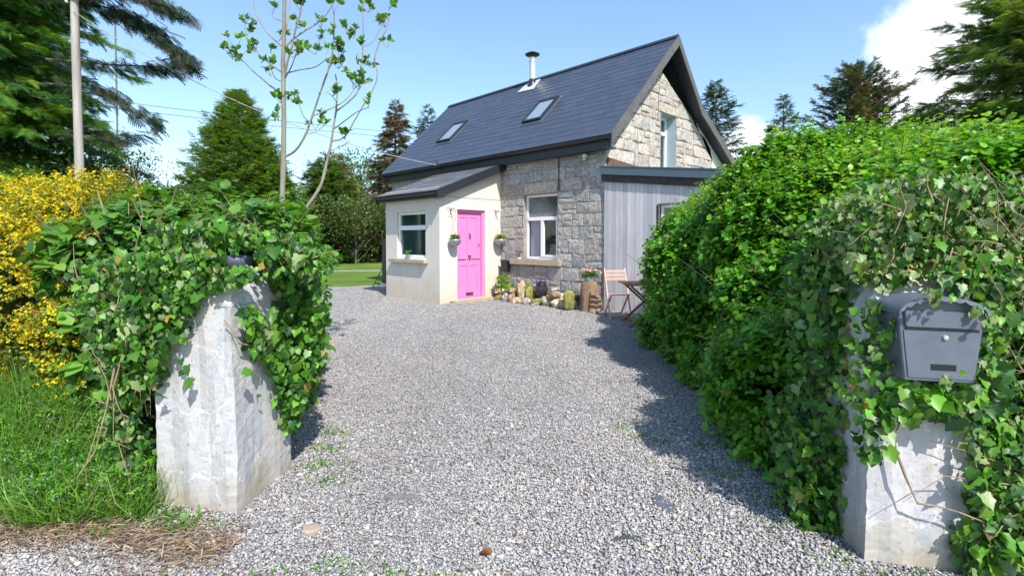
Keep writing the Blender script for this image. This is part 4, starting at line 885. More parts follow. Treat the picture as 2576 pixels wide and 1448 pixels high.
p2, c2 = pillar('gate_pillar', [(1.509, 2.083), (1.945, 2.02), (2.00, 2.46), (1.562, 2.52)], 'white gate pillar carrying the grey letter box, wrapped in ivy')

# letter box on the right pillar: local frame, X along the face, Y towards the pillar
mbx = Vector((1.508, 1.930, 0)); fx = Vector((.985, -.10, 0)).normalized(); fy = Vector((.10, .985, 0)).normalized(); roll = R(-1.5)
def Q(x, y, z):
    zz = z - x * .03; return Vector((0, 0, 0)) + mbx + fx * x + fy * y + Vector((0, 0, zz))
mx_ = thing('letter_box', tuple(Q(.16, .1, .85)), 'grey blue metal letter box with scalloped roof on the right gate pillar', 'letter box')
zb, zm, zt_ = .850, 1.0, 1.115; W0, W1 = .252, .314   # bottom and top width
xc = .154
def outline(scale=0): return [(xc - W0 / 2, zb), (xc + W0 / 2, zb), (xc + W1 / 2, zt_), (xc - W1 / 2, zt_)]
arc = [(xc + W1 / 2 * math.cos(a), zt_ + .058 * math.sin(a)) for a in np.linspace(0, math.pi, 17)]
o = [(xc - W0 / 2, zb), (xc + W0 / 2, zb)] + arc
b = MB(); b.solid([Q(x, 0, z) for x, z in o], [Q(x, .125, z) for x, z in o]); b.build('body', M['mailbox'], mx_, bevel=.003)
b = MB(); dn = 1.048
def wx(z, s): return xc + s * (W0 / 2 + (W1 - W0) / 2 * (z - zb) / (zt_ - zb))
b.solid([Q(wx(zb + .012, -1) + .012, -.004, zb + .012), Q(wx(zb + .012, 1) - .008, -.004, zb + .012), Q(wx(dn, 1) - .008, -.004, dn), Q(wx(dn, -1) + .012, -.004, dn)], [Q(wx(zb + .012, -1) + .012, -.0006, zb + .012), Q(wx(zb + .012, 1) - .008, -.0006, zb + .012), Q(wx(dn, 1) - .008, -.0006, dn), Q(wx(dn, -1) + .012, -.0006, dn)])
b.build('door', M['mailbox'], mx_, bevel=.0012)
b = MB(); b.solid([Q(x, -.010, z) for x, z in ((wx(1.06, -1) + .018, 1.066), (wx(1.06, -1) + .026, 1.060), (wx(1.06, 1) - .02, 1.060), (wx(1.1, 1) - .012, 1.125), (wx(1.1, -1) + .018, 1.125))], [Q(x, -.0006, z) for x, z in ((wx(1.06, -1) + .018, 1.066), (wx(1.06, -1) + .026, 1.060), (wx(1.06, 1) - .02, 1.060), (wx(1.1, 1) - .012, 1.125), (wx(1.1, -1) + .018, 1.125))]); b.build('flap', M['mailbox'], mx_, bevel=.002)
b = MB(); b.box(lambda x, y, z: Q(x, y, z), (wx(1.05, -1) + .02, -.006, 1.050), (wx(1.05, 1) - .015, -.0006, 1.057)); b.build('slot', M['black'], mx_)
b = MB(); b.box(Q, (xc - .035, -.0062, .896), (xc + .055, -.0045, .919)); b.build('name_window', M['black'], mx_)
b = MB(); lk = Q(xc + .012, -.008, 1.025); b.tube([lk + fy * .006, lk - fy * .004], [.009, .009], 14); b.tube([lk - fy * .004, lk - fy * .006], [.0065, .005], 10); b.build('lock', M['steel'], mx_)
b = MB(); n = 44; oo = []; 
for i in range(n + 1):
    a = math.pi * (i / n); x = xc + (W1 / 2 + .006) * math.cos(a) - .006; z = zt_ - .004 + .069 * math.sin(a); oo.append((x, z))
ft = -.030
for i in range(n):
    (x0_, z0_), (x1_, z1_) = oo[i], oo[i + 1]
    b.solid([Q(x0_, ft, z0_), Q(x1_, ft, z1_), Q(x1_, .14, z1_), Q(x0_, .14, z0_)], [Q(x0_, ft, z0_ + .0025), Q(x1_, ft, z1_ + .0025), Q(x1_, .14, z1_ + .0025), Q(x0_, .14, z0_ + .0025)])
    # scalloped lip hanging from the front edge
    ph = lambda t: .007 + .0085 * abs(math.sin(t * math.pi * 11))
    d0, d1 = ph(i / n), ph((i + 1) / n); b.poly([Q(x0_, ft, z0_ + .0025), Q(x1_, ft, z1_ + .0025), Q(x1_, ft - .002, z1_ - d1), Q(x0_, ft - .002, z0_ - d0)])
b.build('roof', M['mailbox'], mx_, recalc=False)

# ------------------------------------------------------------------ poles and wires
t = thing('utility_pole', (-11.25, 13, 0), 'tall grey timber utility pole rising behind the yellow shrub', 'pole')
b = MB(); pts = [(-11.25 + .0 * i, 13, -.1 + i * 1.0) for i in range(10)]; b.tube(pts, [.112 - .003 * i for i in range(10)], 12); b.build('shaft', M['pole'], t, smooth=True)
b = MB(); b.box(lambda x, y, z: Vector((-11.25 + x, 13 + y, z)), (-.3, -.18, 7.56), (1.3, -.125, 7.66)); b.build('crossarm', M['lead'], t)
b = MB(); b.box(lambda x, y, z: Vector((-11.25 + x, 13 + y, z)), (-.07, -.145, 8.3), (.07, -.135, 8.4)); b.tube([(-11.32, 12.87, 7.4), (-11.9, 12.9, 8.2)], .03, 6); b.build('brace', M['lead'], t)
def cable(name, a, c, sag, r, lab, m='cable'):
    a, c = Vector(a), Vector(c); b = MB(); b.tube([a.lerp(c, i / 24) - Vector((0, 0, sag * 4 * (i / 24) * (1 - i / 24))) for i in range(25)], r, 5); tag(b.build(name, M[m], recalc=False), lab, 'cable')
hk = H(5.0, -.30, 3.30)
cable('service_cable', (-11.2, 12.9, 7.2), tuple(hk), .55, .009, 'thin cable sagging from the timber pole to the cottage eaves', 'pole')
cable('overhead_wire', (-40, 27, 11.3), (14, 58, 11.9), .9, .022, 'upper of two parallel wires crossing behind the young tree')
cable('overhead_wire', (-40, 27, 10.8), (14, 58, 11.5), .9, .022, 'lower of two parallel wires crossing behind the young tree')
b = MB(); b.tube([(-22.1, 28, 0), (-22.0, 28, 14)], .045, 6); tag(b.build('thin_mast', M['cable']), 'very thin vertical mast in the open sky right of the timber pole', 'mast')
b = MB(); b.tube([tuple(H(4.95, -.10, 3.05)), tuple(hk), tuple(H(5.02, -.34, 3.42))], .012, 6); tag(b.build('cable_bracket', M['black']), 'small dark bracket holding the cable at the cottage eaves', 'bracket')

# ------------------------------------------------------------------ young tree by the gate
YT = [(0.036,0.022,[(-2.31,5.0,1.581),(-2.297,5.0,1.923),(-2.284,5.0,2.232),(-2.275,5.0,2.54),(-2.273,5.0,2.846),(-2.274,5.0,3.151),(-2.261,5.0,3.379),(-2.254,5.0,3.607),(-2.247,5.0,3.878)]),(0.016,0.007,[(-2.277,5.0,2.216),(-2.162,4.987,2.276),(-2.061,4.975,2.412),(-1.977,4.963,2.607),(-1.892,4.95,2.832),(-1.808,4.938,3.039),(-1.756,4.925,3.2),(-1.733,4.913,3.419),(-1.727,4.9,3.592)]),(0.028,0.007,[(-2.134,4.9,1.577),(-2.05,4.922,1.685),(-1.965,4.944,1.81),(-1.895,4.967,1.95),(-1.854,4.989,2.138),(-1.813,5.011,2.342),(-1.788,5.033,2.547),(-1.77,5.056,2.707),(-1.767,5.078,2.931),(-1.789,5.1,3.062)]),(0.01,0.005,[(-1.759,5.0,2.662),(-1.618,5.0,2.77),(-1.524,5.0,2.892),(-1.491,5.0,3.151),(-1.473,5.0,3.379),(-1.478,5.0,3.607),(-1.484,5.0,3.727)]),(0.008,0.004,[(-1.794,5.05,2.504),(-1.64,4.967,2.578),(-1.506,4.883,2.633),(-1.361,4.8,2.656)]),(0.009,0.005,[(-1.811,5.05,2.38),(-1.695,5.078,2.432),(-1.607,5.106,2.595),(-1.503,5.133,2.79),(-1.414,5.161,2.956),(-1.388,5.189,3.107),(-1.426,5.217,3.259),(-1.367,5.244,3.46),(-1.292,5.272,3.631),(-1.289,5.3,3.835)]),(0.006,0.004,[(-1.828,5.05,2.287),(-1.743,5.125,2.347),(-1.688,5.2,2.409)]),(0.011,0.004,[(-2.282,5.0,2.846),(-2.36,4.94,2.889),(-2.436,4.88,2.96),(-2.494,4.82,3.015),(-2.549,4.76,3.082),(-2.604,4.7,3.075)]),(0.011,0.004,[(-2.279,5.0,3.045),(-2.42,5.04,3.15),(-2.547,5.08,3.257),(-2.644,5.12,3.38),(-2.727,5.16,3.49),(-2.748,5.2,3.663)]),(0.011,0.005,[(-2.275,5.0,3.303),(-2.432,5.075,3.44),(-2.561,5.15,3.595),(-2.66,5.225,3.769),(-2.711,5.3,3.995)]),(0.006,0.003,[(-2.28,5.0,2.953),(-2.31,4.9,2.967),(-2.298,4.8,3.023)]),(0.012,0.006,[(-2.259,5.0,3.288),(-2.199,5.04,3.38),(-2.09,5.08,3.488),(-1.979,5.12,3.582),(-1.882,5.16,3.708),(-1.815,5.2,3.868)]),(0.008,0.004,[(-2.263,5.0,3.037),(-2.077,4.925,3.05),(-1.94,4.85,3.04),(-1.836,4.775,3.043),(-1.734,4.7,3.075)]),(0.014,0.008,[(-2.268,5.0,2.968),(-2.223,4.983,3.145),(-2.168,4.967,3.291),(-2.128,4.95,3.435),(-2.073,4.933,3.577),(-2.033,4.917,3.718),(-1.965,4.9,3.784)]),(0.008,0.004,[(-2.261,5.0,2.984),(-2.141,4.9,3.086),(-2.051,4.8,3.183)]),(0.006,0.003,[(-2.261,5.0,3.546),(-2.371,5.05,3.598),(-2.432,5.1,3.666)]),(0.008,0.004,[(-1.971,4.93,2.599),(-1.863,4.947,2.649),(-1.73,4.965,2.714),(-1.628,4.982,2.795),(-1.555,5.0,2.907)]),(0.005,0.003,[(-1.995,4.93,2.546),(-2.021,4.865,2.584),(-2.015,4.8,2.627)]),(0.006,0.003,[(-2.027,4.93,2.433),(-1.969,5.015,2.466),(-1.898,5.1,2.562)]),(0.01,0.005,[(-2.241,5.0,3.455),(-2.252,5.1,3.651),(-2.278,5.2,3.852),(-2.304,5.3,3.995)]),(0.006,0.003,[(-1.767,5.0,3.227),(-1.703,5.033,3.132),(-1.622,5.067,2.989),(-1.555,5.1,2.906)]),(0.005,0.003,[(-1.474,5.0,3.303),(-1.39,5.033,3.362),(-1.336,5.067,3.482),(-1.297,5.1,3.573)]),(0.005,0.003,[(-1.742,5.0,2.754),(-1.752,4.9,2.787),(-1.775,4.8,2.803)]),]
YC = [(-2.74,5.19,3.61),(-2.73,5.16,3.47),(-2.58,4.71,3.18),(-2.57,4.73,3.11),(-2.6,4.7,3.07),(-2.42,5.1,3.66),(-2.41,5.05,3.25),(-2.31,4.81,3.01),(-2.32,5.02,3.36),(-2.12,4.95,3.46),(-2.02,4.92,3.68),(-1.83,5.19,3.83),(-1.94,5.12,3.52),(-2.05,4.8,3.21),(-2.1,4.85,3.14),(-1.73,4.9,3.58),(-1.74,4.92,3.36),(-1.83,4.92,3.3),(-1.85,4.74,3.13),(-1.73,4.7,3.12),(-1.66,4.92,3.26),(-1.68,5.03,3.18),(-1.49,5.0,3.67),(-1.42,5.0,3.64),(-1.57,5.0,3.38),(-1.49,5.0,3.27),(-1.29,5.3,3.8),(-1.32,5.27,3.6),(-1.3,5.24,3.38),(-1.48,5.0,3.06),(-1.62,5.07,2.99),(-1.55,5.1,2.91),(-1.42,5.2,3.16),(-1.75,4.9,2.79),(-2.31,5.0,2.75),(-2.23,5.0,2.78),(-1.38,4.81,2.66),(-1.92,5.09,2.56),(-1.69,5.08,2.4),(-1.81,4.94,3.05),(-1.72,5.03,3.15),(-1.6,4.91,3.39),(-1.45,5.0,2.94),(-1.58,5.0,2.89),(-1.73,5.04,3.1),(-1.34,5.09,3.55),(-2.6,5.09,3.28),(-2.55,4.76,3.07),(-2.33,5.0,2.57),(-1.97,5.02,2.49),(-2.02,4.8,2.63),(-2.33,4.87,2.97),(-2.07,4.93,3.63),(-1.55,5.0,2.91),]
t = thing('young_tree', (-2.28, 5.0, 0), 'young slender tree with bare forked stems and leafy tips behind the left pillar', 'tree')
b = MB()
for i, (r0, r1, L_) in enumerate(YT):
    P = [Vector(p) for p in L_]
    if i == 0: P = [Vector((-2.3, 5.0, -.02)), Vector((-2.32, 5, .8))] + P; 
    if i == 2: P = [Vector((-2.25, 4.9, .0)), Vector((-2.22, 4.88, .8))] + P
    # smooth the traced stem
    S_ = [P[0]]
    for k_ in range(len(P) - 1):
        pa, pb, pc_, pd = P[max(k_ - 1, 0)], P[k_], P[k_ + 1], P[min(k_ + 2, len(P) - 1)]
        for u_ in (.25, .5, .75, 1.0): S_.append(.5 * ((2 * pb) + (pc_ - pa) * u_ + (2 * pa - 5 * pb + 4 * pc_ - pd) * u_ ** 2 + (-pa + 3 * pb - 3 * pc_ + pd) * u_ ** 3))
    b.tube(S_, list(np.linspace(r0 * .84, r1 * .84, len(S_)) * rng.uniform(.93, 1.07, len(S_))), 8)
b.build('trunk', M['pale_bark'], t, recalc=False, smooth=True)
A_ = []; 
for (x, y, z) in YC:
    k_ = rng.integers(2, 4)
    A_.append(np.repeat(np.array([(x, y, z)]), k_, 0))
A_ = np.concatenate(A_); k_ = len(A_); ax = rng.normal(0, .45, (k_, 3)) + np.array([0, 0, .9])
tips = []; b = MB()
for q in A_:
    e = q + np.array([rng.normal(0, .04), rng.normal(0, .04), rng.uniform(.02, .09)]); b.tube([tuple(q), tuple((q + e) / 2 + rng.normal(0, .004, 3)), tuple(e)], [.0035, .003, .002], 4); tips.append(e)
b.build('twigs', M['pale_bark'], t, recalc=False); A_ = np.array(tips)
p, d, nn, s, tt, sid = shoots(A_, ax, 8, .045, .066, up=.2, spread=.8); leaves('crown', p, d + np.array([0, 0, .25]), nn + rng.normal(0, .6, nn.shape), s, OV, shoot_cols(k_, sid, tt, [(.16, .30, .03), (.20, .30, .05)], [(.08, .20, .025), (.11, .24, .03)]), M['leaf'], t, width=s * 1.05)

# ------------------------------------------------------------------ conifers
def conifer(name, loc, h, r, lab, nb, ns, size, cols, T=SPRAYC, bare=.05, power=.9, droop=.35, up=0, seed=0, trunk_r=None, jag=.25, only=None, group=None, gap=0, bark='bark'):
    """whorled branches carrying flat needle sprays"""
    g = np.random.default_rng(seed); x0_, y0_ = loc; t = thing(name, (x0_, y0_, 0), lab, 'tree', group); tr = trunk_r or h * .016
    b = MB(); b.tube([(x0_, y0_, -.1), (x0_ + g.normal(0, .05), y0_, h * .5), (x0_, y0_, h * .98)], [tr, tr * .6, .012], 8)
    u_ = g.uniform(0, 1, nb) ** .85; z = h * (bare + (1 - bare) * u_); az = g.uniform(0, 2 * np.pi, nb)
    if only is not None: az = only[0] + (only[1] - only[0]) * g.uniform(0, 1, nb)
    L = r * (1 - u_) ** power * (1 + g.normal(0, jag, nb)) + .05 * r; L = np.clip(L, .04 * r, 1.35 * r)
    slope = up + g.normal(0, .12, nb) + .5 * u_ ** 2; d = np.stack([np.cos(az), np.sin(az), slope], 1)
    for i in range(0, nb, 3):
        if L[i] > .25 * r: q = Vector((x0_, y0_, z[i])); D_ = Vector(d[i]); b.tube([q, q + D_ * L[i] * .5 - Vector((0, 0, droop * L[i] * .12)), q + D_ * L[i] * .95 - Vector((0, 0, droop * L[i] * .5))], [tr * .22, tr * .12, .008], 4, cap=False)
    b.build('trunk', M[bark], t, recalc=False)
    k_ = np.maximum((ns * (L / r) ** 1.0).astype(int), 3); bi = np.repeat(np.arange(nb), k_); n = len(bi); s_ = np.sqrt(g.uniform(.02 if not gap else gap, 1, n)); ln = L[bi] * s_
    P = np.stack([np.full(n, x0_), np.full(n, y0_), z[bi]], 1) + d[bi] * ln[:, None]; P[:, 2] -= droop * L[bi] * s_ ** 2 * .5
    side = np.stack([-np.sin(az[bi]), np.cos(az[bi]), np.zeros(n)], 1) * g.choice([-1, 1], n)[:, None]; P += side * g.uniform(0, .16, (n, 1)) * L[bi][:, None] * (1.1 - s_)[:, None] + g.normal(0, .05, (n, 3)) * size
    D_ = np.stack([np.cos(az[bi]), np.sin(az[bi]), slope[bi] - droop * s_ * 1.2], 1) + side * g.uniform(.1, 1.2, (n, 1)) + g.normal(0, .38, (n, 3)); Nn = g.normal(0, .3, (n, 3)) + np.array([0, 0, 1])
    c = np.array(cols); bc = c[g.integers(len(c), size=nb)] * (1 + g.normal(0, .2, (nb, 1))); cc = np.clip(bc[bi] * (1 + g.normal(0, .16, (n, 1))), .004, .9)
    leaves('crown', P, D_, Nn, size * g.uniform(.6, 1.3, n) * (.6 + .4 * L[bi] / r), T, cc, M['needle'], t); return t
G1 = [(.06, .13, .022), (.085, .17, .025), (.11, .20, .03)]; G2 = [(.03, .06, .035), (.045, .08, .045), (.06, .10, .05)]; BR = [(.17, .135, .085), (.13, .125, .06), (.08, .11, .05), (.21, .16, .11)]
conifer('leylandii_tree', (-14.2, 26), 8.9, 3.5, 'broad pointed olive green conifer filling the gap behind the young tree', 1500, 26, .40, [(.09, .19, .03), (.12, .22, .035), (.17, .25, .05)], bare=.0, power=.88, droop=-.05, up=.22, jag=.10, seed=3, T=SPRAYC, gap=.15)
conifer('larch_tree', (-7.2, 31), 9.9, 1.9, 'tall rusty brown conifer left of the cottage roof', 700, 50, .32, BR, seed=5, jag=.3, power=.75, droop=.3)
conifer('spruce_tree', (-5.7, 34), 10.3, 2.2, 'dark bluish spruce peeping over the left roof slope', 300, 26, .42, G2, seed=6, jag=.35, droop=.2, power=.8)
conifer('spruce_tree', (-11.2, 30), 6.2, 2.6, 'mid green spruce with skirt down to the lawn', 620, 40, .36, G1, seed=8, bare=0, jag=.2, power=.6)
conifer('spruce_tree', (-14.2, 29), 5.8, 2.4, 'green spruce directly behind the curved stem of the young tree', 560, 40, .36, G1, seed=9, bare=0, power=.6, jag=.2)
conifer('cypress_tree', (-11.6, 33), 6.9, 2.0, 'brownish green cypress among the trees by the lawn', 420, 36, .34, [(.19, .17, .04), (.14, .17, .04), (.22, .17, .07)], seed=10, bare=0, power=.6)
conifer('spruce_tree', (9.75, 24), 8.9, 2.4, 'dark sparse spruce just right of the gable roof', 420, 40, .34, G2, seed=12, jag=.3, droop=.15)
conifer('spruce_tree', (18.4, 34), 11.0, 2.9, 'small dark spruce standing alone between gable and tallest spruce', 420, 36, .40, G2, seed=13, jag=.25, droop=.1)
conifer('spruce_tree', (16.5, 24), 9.5, 2.7, 'tallest dark spruce with brown mottling above the right hedge', 560, 44, .34, [(.05, .085, .045), (.08, .085, .05), (.07, .11, .05), (.11, .095, .06)], seed=14, jag=.35, droop=.05, up=.4, power=.6)
conifer('cedar_tree', (15.3, 14), 9.6, 3.3, 'large feathery conifer rising at the right edge behind the hedge', 620, 60, .36, [(.09, .17, .05), (.13, .22, .05), (.18, .26, .06)], T=SPRAY, seed=15, bare=.2, jag=.22, droop=.22, up=.15, power=.55)
conifer('giant_fir_tree', (-17.6, 16.2), 15.5, 3.7, 'huge dark green conifer with drooping boughs filling the left edge', 1500, 85, .34, [(.08, .19, .03), (.12, .25, .035), (.21, .36, .05), (.05, .13, .04)], T=SPRAY, seed=16, bare=.03, jag=.22, droop=.55, up=.05, power=.38)
# the same tree's long boughs reaching over the pole, one part each
fir = [o for o in C.objects if o.name.startswith('giant_fir_tree')][0]
for bi_, (pts, dens) in enumerate([([(-16.5, 15.5, 9.4), (-12.3, 14, 8.1), (-10.75, 14, 7.65), (-9.75, 13.5, 7.07), (-8.8, 13, 6.39), (-7.93, 12.5, 5.74)], 620), ([(-12.6, 14.2, 8.3), (-10.6, 13.4, 8.0), (-9.3, 13, 7.6), (-8.1, 12.5, 6.9)], 330), ([(-13.5, 14.6, 6.6), (-11.3, 14.2, 6.3), (-9.9, 13.9, 6.15), (-9.0, 13.6, 6.0)], 240), ([(-13.5, 14.6, 5.9), (-11.5, 14.2, 5.6), (-10.3, 13.9, 4.9), (-9.75, 13.8, 4.55)], 170), ([(-13.2, 14.6, 4.3), (-11.5, 14.3, 4.35), (-10.4, 14.1, 4.3)], 110), ([(-13, 14.4, 9.6), (-10.5, 13.6, 9.2), (-8.8, 13.2, 8.5)], 260)]):
    P = [Vector(p) for p in pts]; b = MB(); b.tube(P, list(np.linspace(.032, .008, len(P))), 6); bg_ = b.build('bough', M['bark'], fir, recalc=False)
    ii = rng.uniform(.05, len(P) - 1.001, dens); k0 = ii.astype(int); fr = (ii - k0)[:, None]; Pa = np.array([tuple(p) for p in P]); pos = Pa[k0] * (1 - fr) + Pa[k0 + 1] * fr; dr = norm(Pa[k0 + 1] - Pa[k0])
    sd_ = np.cross(dr, [0, 0, 1]) * rng.choice([-1, 1], dens)[:, None]; D_ = dr * .8 + sd_ * rng.uniform(.1, .9, (dens, 1)) + rng.normal(0, .2, (dens, 3)) + np.array([0, 0, -.35]); Nn = rng.normal(0, .3, (dens, 3)) + np.array([0, 0, 1.])
    leaves('spray', pos + rng.normal(0, .10, (dens, 3)), D_, Nn, .40 * rng.uniform(.5, 1.2, dens), SPRAY, pal(dens, [(.03, .055, .04), (.04, .075, .035), (.06, .065, .04)], .2), M['needle'], bg_)

# broadleaf trees far off
def broadleaf(name, loc, h, r, lab, n, size, cols, seed, base=.25, dens_front=False, bare_twigs=0, cat='tree'):
    g = np.random.default_rng(seed); x0_, y0_ = loc; t = thing(name, (x0_, y0_, 0), lab, cat); b = MB(); b.tube([(x0_, y0_, -.1), (x0_, y0_, h * .45), (x0_ + .1, y0_, h * .9)], [h * .018, h * .012, .02], 7)
    ends = []
    for i in range(40 + bare_twigs):
        a = g.uniform(0, 6.28); z0_ = h * g.uniform(base, .75); L_ = r * g.uniform(.5, 1.05); q = Vector((x0_, y0_, z0_)); e = q + Vector((math.cos(a) * L_, math.sin(a) * L_ * .8, L_ * g.uniform(.5, 1.3))); e.z = min(e.z, h); b.tube([q, q.lerp(e, .5) + Vector((0, 0, -.1 * L_)), e], [h * .006, h * .004, .008], 4, cap=False); ends.append(tuple(e)); ends.append(tuple(q.lerp(e, .65)))
    b.build('trunk', M['bark'], t, recalc=False); E_ = np.array(ends); k_ = g.integers(len(E_), size=n); P = E_[k_] + g.normal(0, 1, (n, 3)) * r * np.array([.17, .17, .15]); P[:, 2] = np.clip(P[:, 2], .1, h * 1.03)
    leaves('crown', P, g.normal(0, 1, (n, 3)), g.normal(0, .6, (n, 3)) + np.array([0, -.2, 1]), size * g.uniform(.6, 1.3, n), OV, np.clip(np.array(cols)[g.integers(len(cols), size=n)] * (1 + g.normal(0, .2, (n, 1))), .005, .9), M['leaf'], t, width=size * .75 * np.ones(n)); return t
broadleaf('birch_tree', (-34, 45), 9.6, 3.0, 'small hazy bluish tree on the skyline right of the timber pole', 1500, .26, [(.05, .09, .04), (.07, .12, .05)], 21, bare_twigs=60)
broadleaf('birch_tree', (-11.3, 37), 7.6, 2.6, 'light green broadleaf tree between the conifers left of the cottage', 4200, .24, [(.09, .22, .04), (.07, .18, .05)], 22, base=.1)
broadleaf('ash_tree', (-17.5, 52), 9.2, 4.0, 'nearly bare pale tree behind the forked stems of the young tree', 500, .18, [(.12, .14, .07)], 23, bare_twigs=170)
broadleaf('ash_tree', (-27, 50), 6.6, 4.0, 'low bare twiggy tree on the skyline left of the broad conifer', 600, .2, [(.10, .13, .06)], 24, bare_twigs=120)
broadleaf('hazel_bush', (-8.8, 28), 3.6, 2.2, 'mid green rounded bush beside the porch at the lawn edge', 5500, .16, [(.06, .13, .025), (.09, .16, .03), (.10, .10, .04)], 25, base=.02, cat='bush')
broadleaf('hazel_bush', (-18.5, 27), 4.2, 2.6, 'dark green bush at the foot of the broad olive conifer', 4500, .2, [(.05, .12, .02), (.07, .14, .03)], 26, base=.02, cat='bush')
broadleaf('holly_bush', (-15.8, 17), 4.2, 2.6, 'dark leafy bush under the huge conifer at left', 5000, .16, [(.03, .08, .02), (.05, .11, .02)], 27, base=.02, cat='bush')
# far wood beyond the lawn
n = 9000; X = rng.uniform(-95, 75, n); k_ = np.sin(X * .21) * 1.6 + np.sin(X * .57 + 1) * 1.1; P = np.stack([X, 70 + rng.uniform(-4, 4, n), rng.uniform(0, 1, n) * (6.2 + k_)], 1)
o = leaves('distant_wood', P, rng.normal(0, 1, (n, 3)), rng.normal(0, .5, (n, 3)) + np.array([0, -.5, .8]), rng.uniform(.7, 1.6, n), OV, pal(n, [(.04, .08, .03), (.06, .11, .035), (.08, .10, .05)], .2), M['leaf']); tag(o, 'low far-off wood along the horizon beyond the lawn', 'wood', kind='stuff')

# ------------------------------------------------------------------ right hedge
hd = thing('hedge', (3.0, 4.8, 0), 'tall dense bright green hedge bulging over the right side of the drive', 'hedge')
def hedge_surf(n, g):
    y = 2.45 + 4.95 * g.uniform(0, 1, n) ** 1.25; ph = g.uniform(0, 1, n) ** 1.0 * (np.pi * .62); e = .74
    end = np.sqrt(np.clip(1 - ((y - 2.0) / 5.75) ** 10, .0, 1)) 
    cx_ = 3.35 + 0 * y; hw = (1.78 + .01 * (y - 3)) * (.35 + .65 * end); Ht = (1.92 + .13 * np.clip(y - 3, 0, 3)) * (.45 + .55 * end)
    c_, s_ = np.cos(ph), np.sin(ph); x = cx_ - hw * np.sign(c_) * np.abs(c_) ** e; z = Ht * np.abs(s_) ** (1.05 + .35 * np.clip((y - 4) / 2, 0, 1))
    lump = .13 * np.sin(y * 2.3 + z * 1.7) + .11 * np.sin(y * 4.1 - z * 3.3 + 1) + .07 * np.sin(y * 7 + z * 6)
    nx_ = -c_; nz_ = s_; x += nx_ * (lump - .05); z += nz_ * lump * .8
    fy_ = np.where(y > 6.9, (y - 6.9) * 1.4, -.25); N_ = norm(np.stack([nx_, fy_, nz_], 1)); cap_ = 1.30 + .68 * (x - 1.80) + np.maximum(0, 6.2 - y) * .5; z = np.where(y > 5.2, np.minimum(z, cap_), z); z = np.maximum(z, .04); x = x + np.clip(1.0 - z, 0, 1) * (.10 + .34 * np.clip((y - 4.5) / 2, 0, 1)) * (x < 2.6); return np.stack([x, y, z], 1), N_
def lim(P): return (P[:, 1] < 9.63 - 1.02 * (P[:, 0] - 1.81) - .38) 
g = np.random.default_rng(31); P, N_ = hedge_surf(19500, g); k_ = lim(P) & ((np.sin(P[:, 1] * 6.1 + P[:, 2] * 3.7) * np.sin(P[:, 2] * 6.7 - P[:, 1] * 2.9 + P[:, 0] * 3) + g.normal(0, .28, len(P))) > -.62); P, N_ = P[k_], N_[k_]
dep = np.abs(g.normal(0, .10, len(P))); P = P - N_ * dep[:, None]
ax = N_ * .8 + g.normal(0, .35, (len(P), 3)) + np.array([0, 0, .55])
p, d, nn, s, tt, sid = shoots(P, ax, 9, .20, .052, up=.75, spread=.95)
cols = shoot_cols(len(P), sid, tt, [(.20, .44, .022), (.26, .46, .03), (.15, .38, .02)], [(.06, .22, .014), (.085, .28, .016), (.04, .15, .014)])
u_ = g.uniform(0, 1, len(s)); cols[u_ < .008] = (.30, .22, .05); cols[(u_ > .008) & (u_ < .014)] = (.16, .09, .04)
s = s * np.exp(g.normal(0, .22, len(s))); leaves('foliage', p, d, nn, s, ROUND, cols, M['leaf'], hd)
P, N_ = hedge_surf(1500, g); k_ = lim(P) & (P[:, 2] > 1.5); P, N_ = P[k_], N_[k_]; ax = g.normal(0, .22, (len(P), 3)) + np.array([-.1, 0, 1])  # tall tip shoots
p, d, nn, s, tt, sid = shoots(P - N_ * .05, ax, 12, .36, .055, up=.6, spread=.9); leaves('top_shoots', p, d, nn, s, OV, shoot_cols(len(P), sid, tt, [(.32, .50, .035), (.24, .44, .03)], [(.12, .32, .02), (.16, .36, .02)]), M['leaf'], hd, width=s * 1.1)
stems('twigs', [(P[i] - N_[i] * .25, P[i] + ax[i] * .24, .003) for i in range(0, len(P), 5)], M['twig'], hd, 4)
P, N_ = hedge_surf(700, g); k_ = lim(P); P, N_ = P[k_], N_[k_]; stems('branches', [(P[i] - N_[i] * .22, P[i] + N_[i] * .05 + g.normal(0, .13, 3), .0045) for i in range(len(P))], M['bark'], hd, 4)
# hedge core: opaque mesh added to block light, dark as the shaded inside, following the same outline, set in by 25 cm
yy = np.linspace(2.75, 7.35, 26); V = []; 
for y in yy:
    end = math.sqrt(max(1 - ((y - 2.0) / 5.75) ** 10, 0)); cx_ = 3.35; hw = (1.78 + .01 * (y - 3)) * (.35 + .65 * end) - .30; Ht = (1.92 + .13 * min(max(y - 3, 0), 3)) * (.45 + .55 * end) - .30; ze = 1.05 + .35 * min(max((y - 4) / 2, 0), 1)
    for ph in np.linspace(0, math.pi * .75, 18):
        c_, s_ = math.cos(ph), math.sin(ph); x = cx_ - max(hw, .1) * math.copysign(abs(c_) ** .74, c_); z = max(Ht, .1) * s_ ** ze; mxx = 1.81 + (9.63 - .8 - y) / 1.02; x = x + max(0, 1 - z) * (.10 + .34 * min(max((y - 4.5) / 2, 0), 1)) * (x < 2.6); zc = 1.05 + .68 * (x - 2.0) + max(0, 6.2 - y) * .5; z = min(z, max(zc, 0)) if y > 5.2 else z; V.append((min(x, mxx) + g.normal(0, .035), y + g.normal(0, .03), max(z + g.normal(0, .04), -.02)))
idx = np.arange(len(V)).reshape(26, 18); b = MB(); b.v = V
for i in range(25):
    for j in range(17): b.f.append((idx[i, j], idx[i + 1, j], idx[i + 1, j + 1], idx[i, j + 1])); b.c.append((1, 1, 1)); b.mi.append(0)
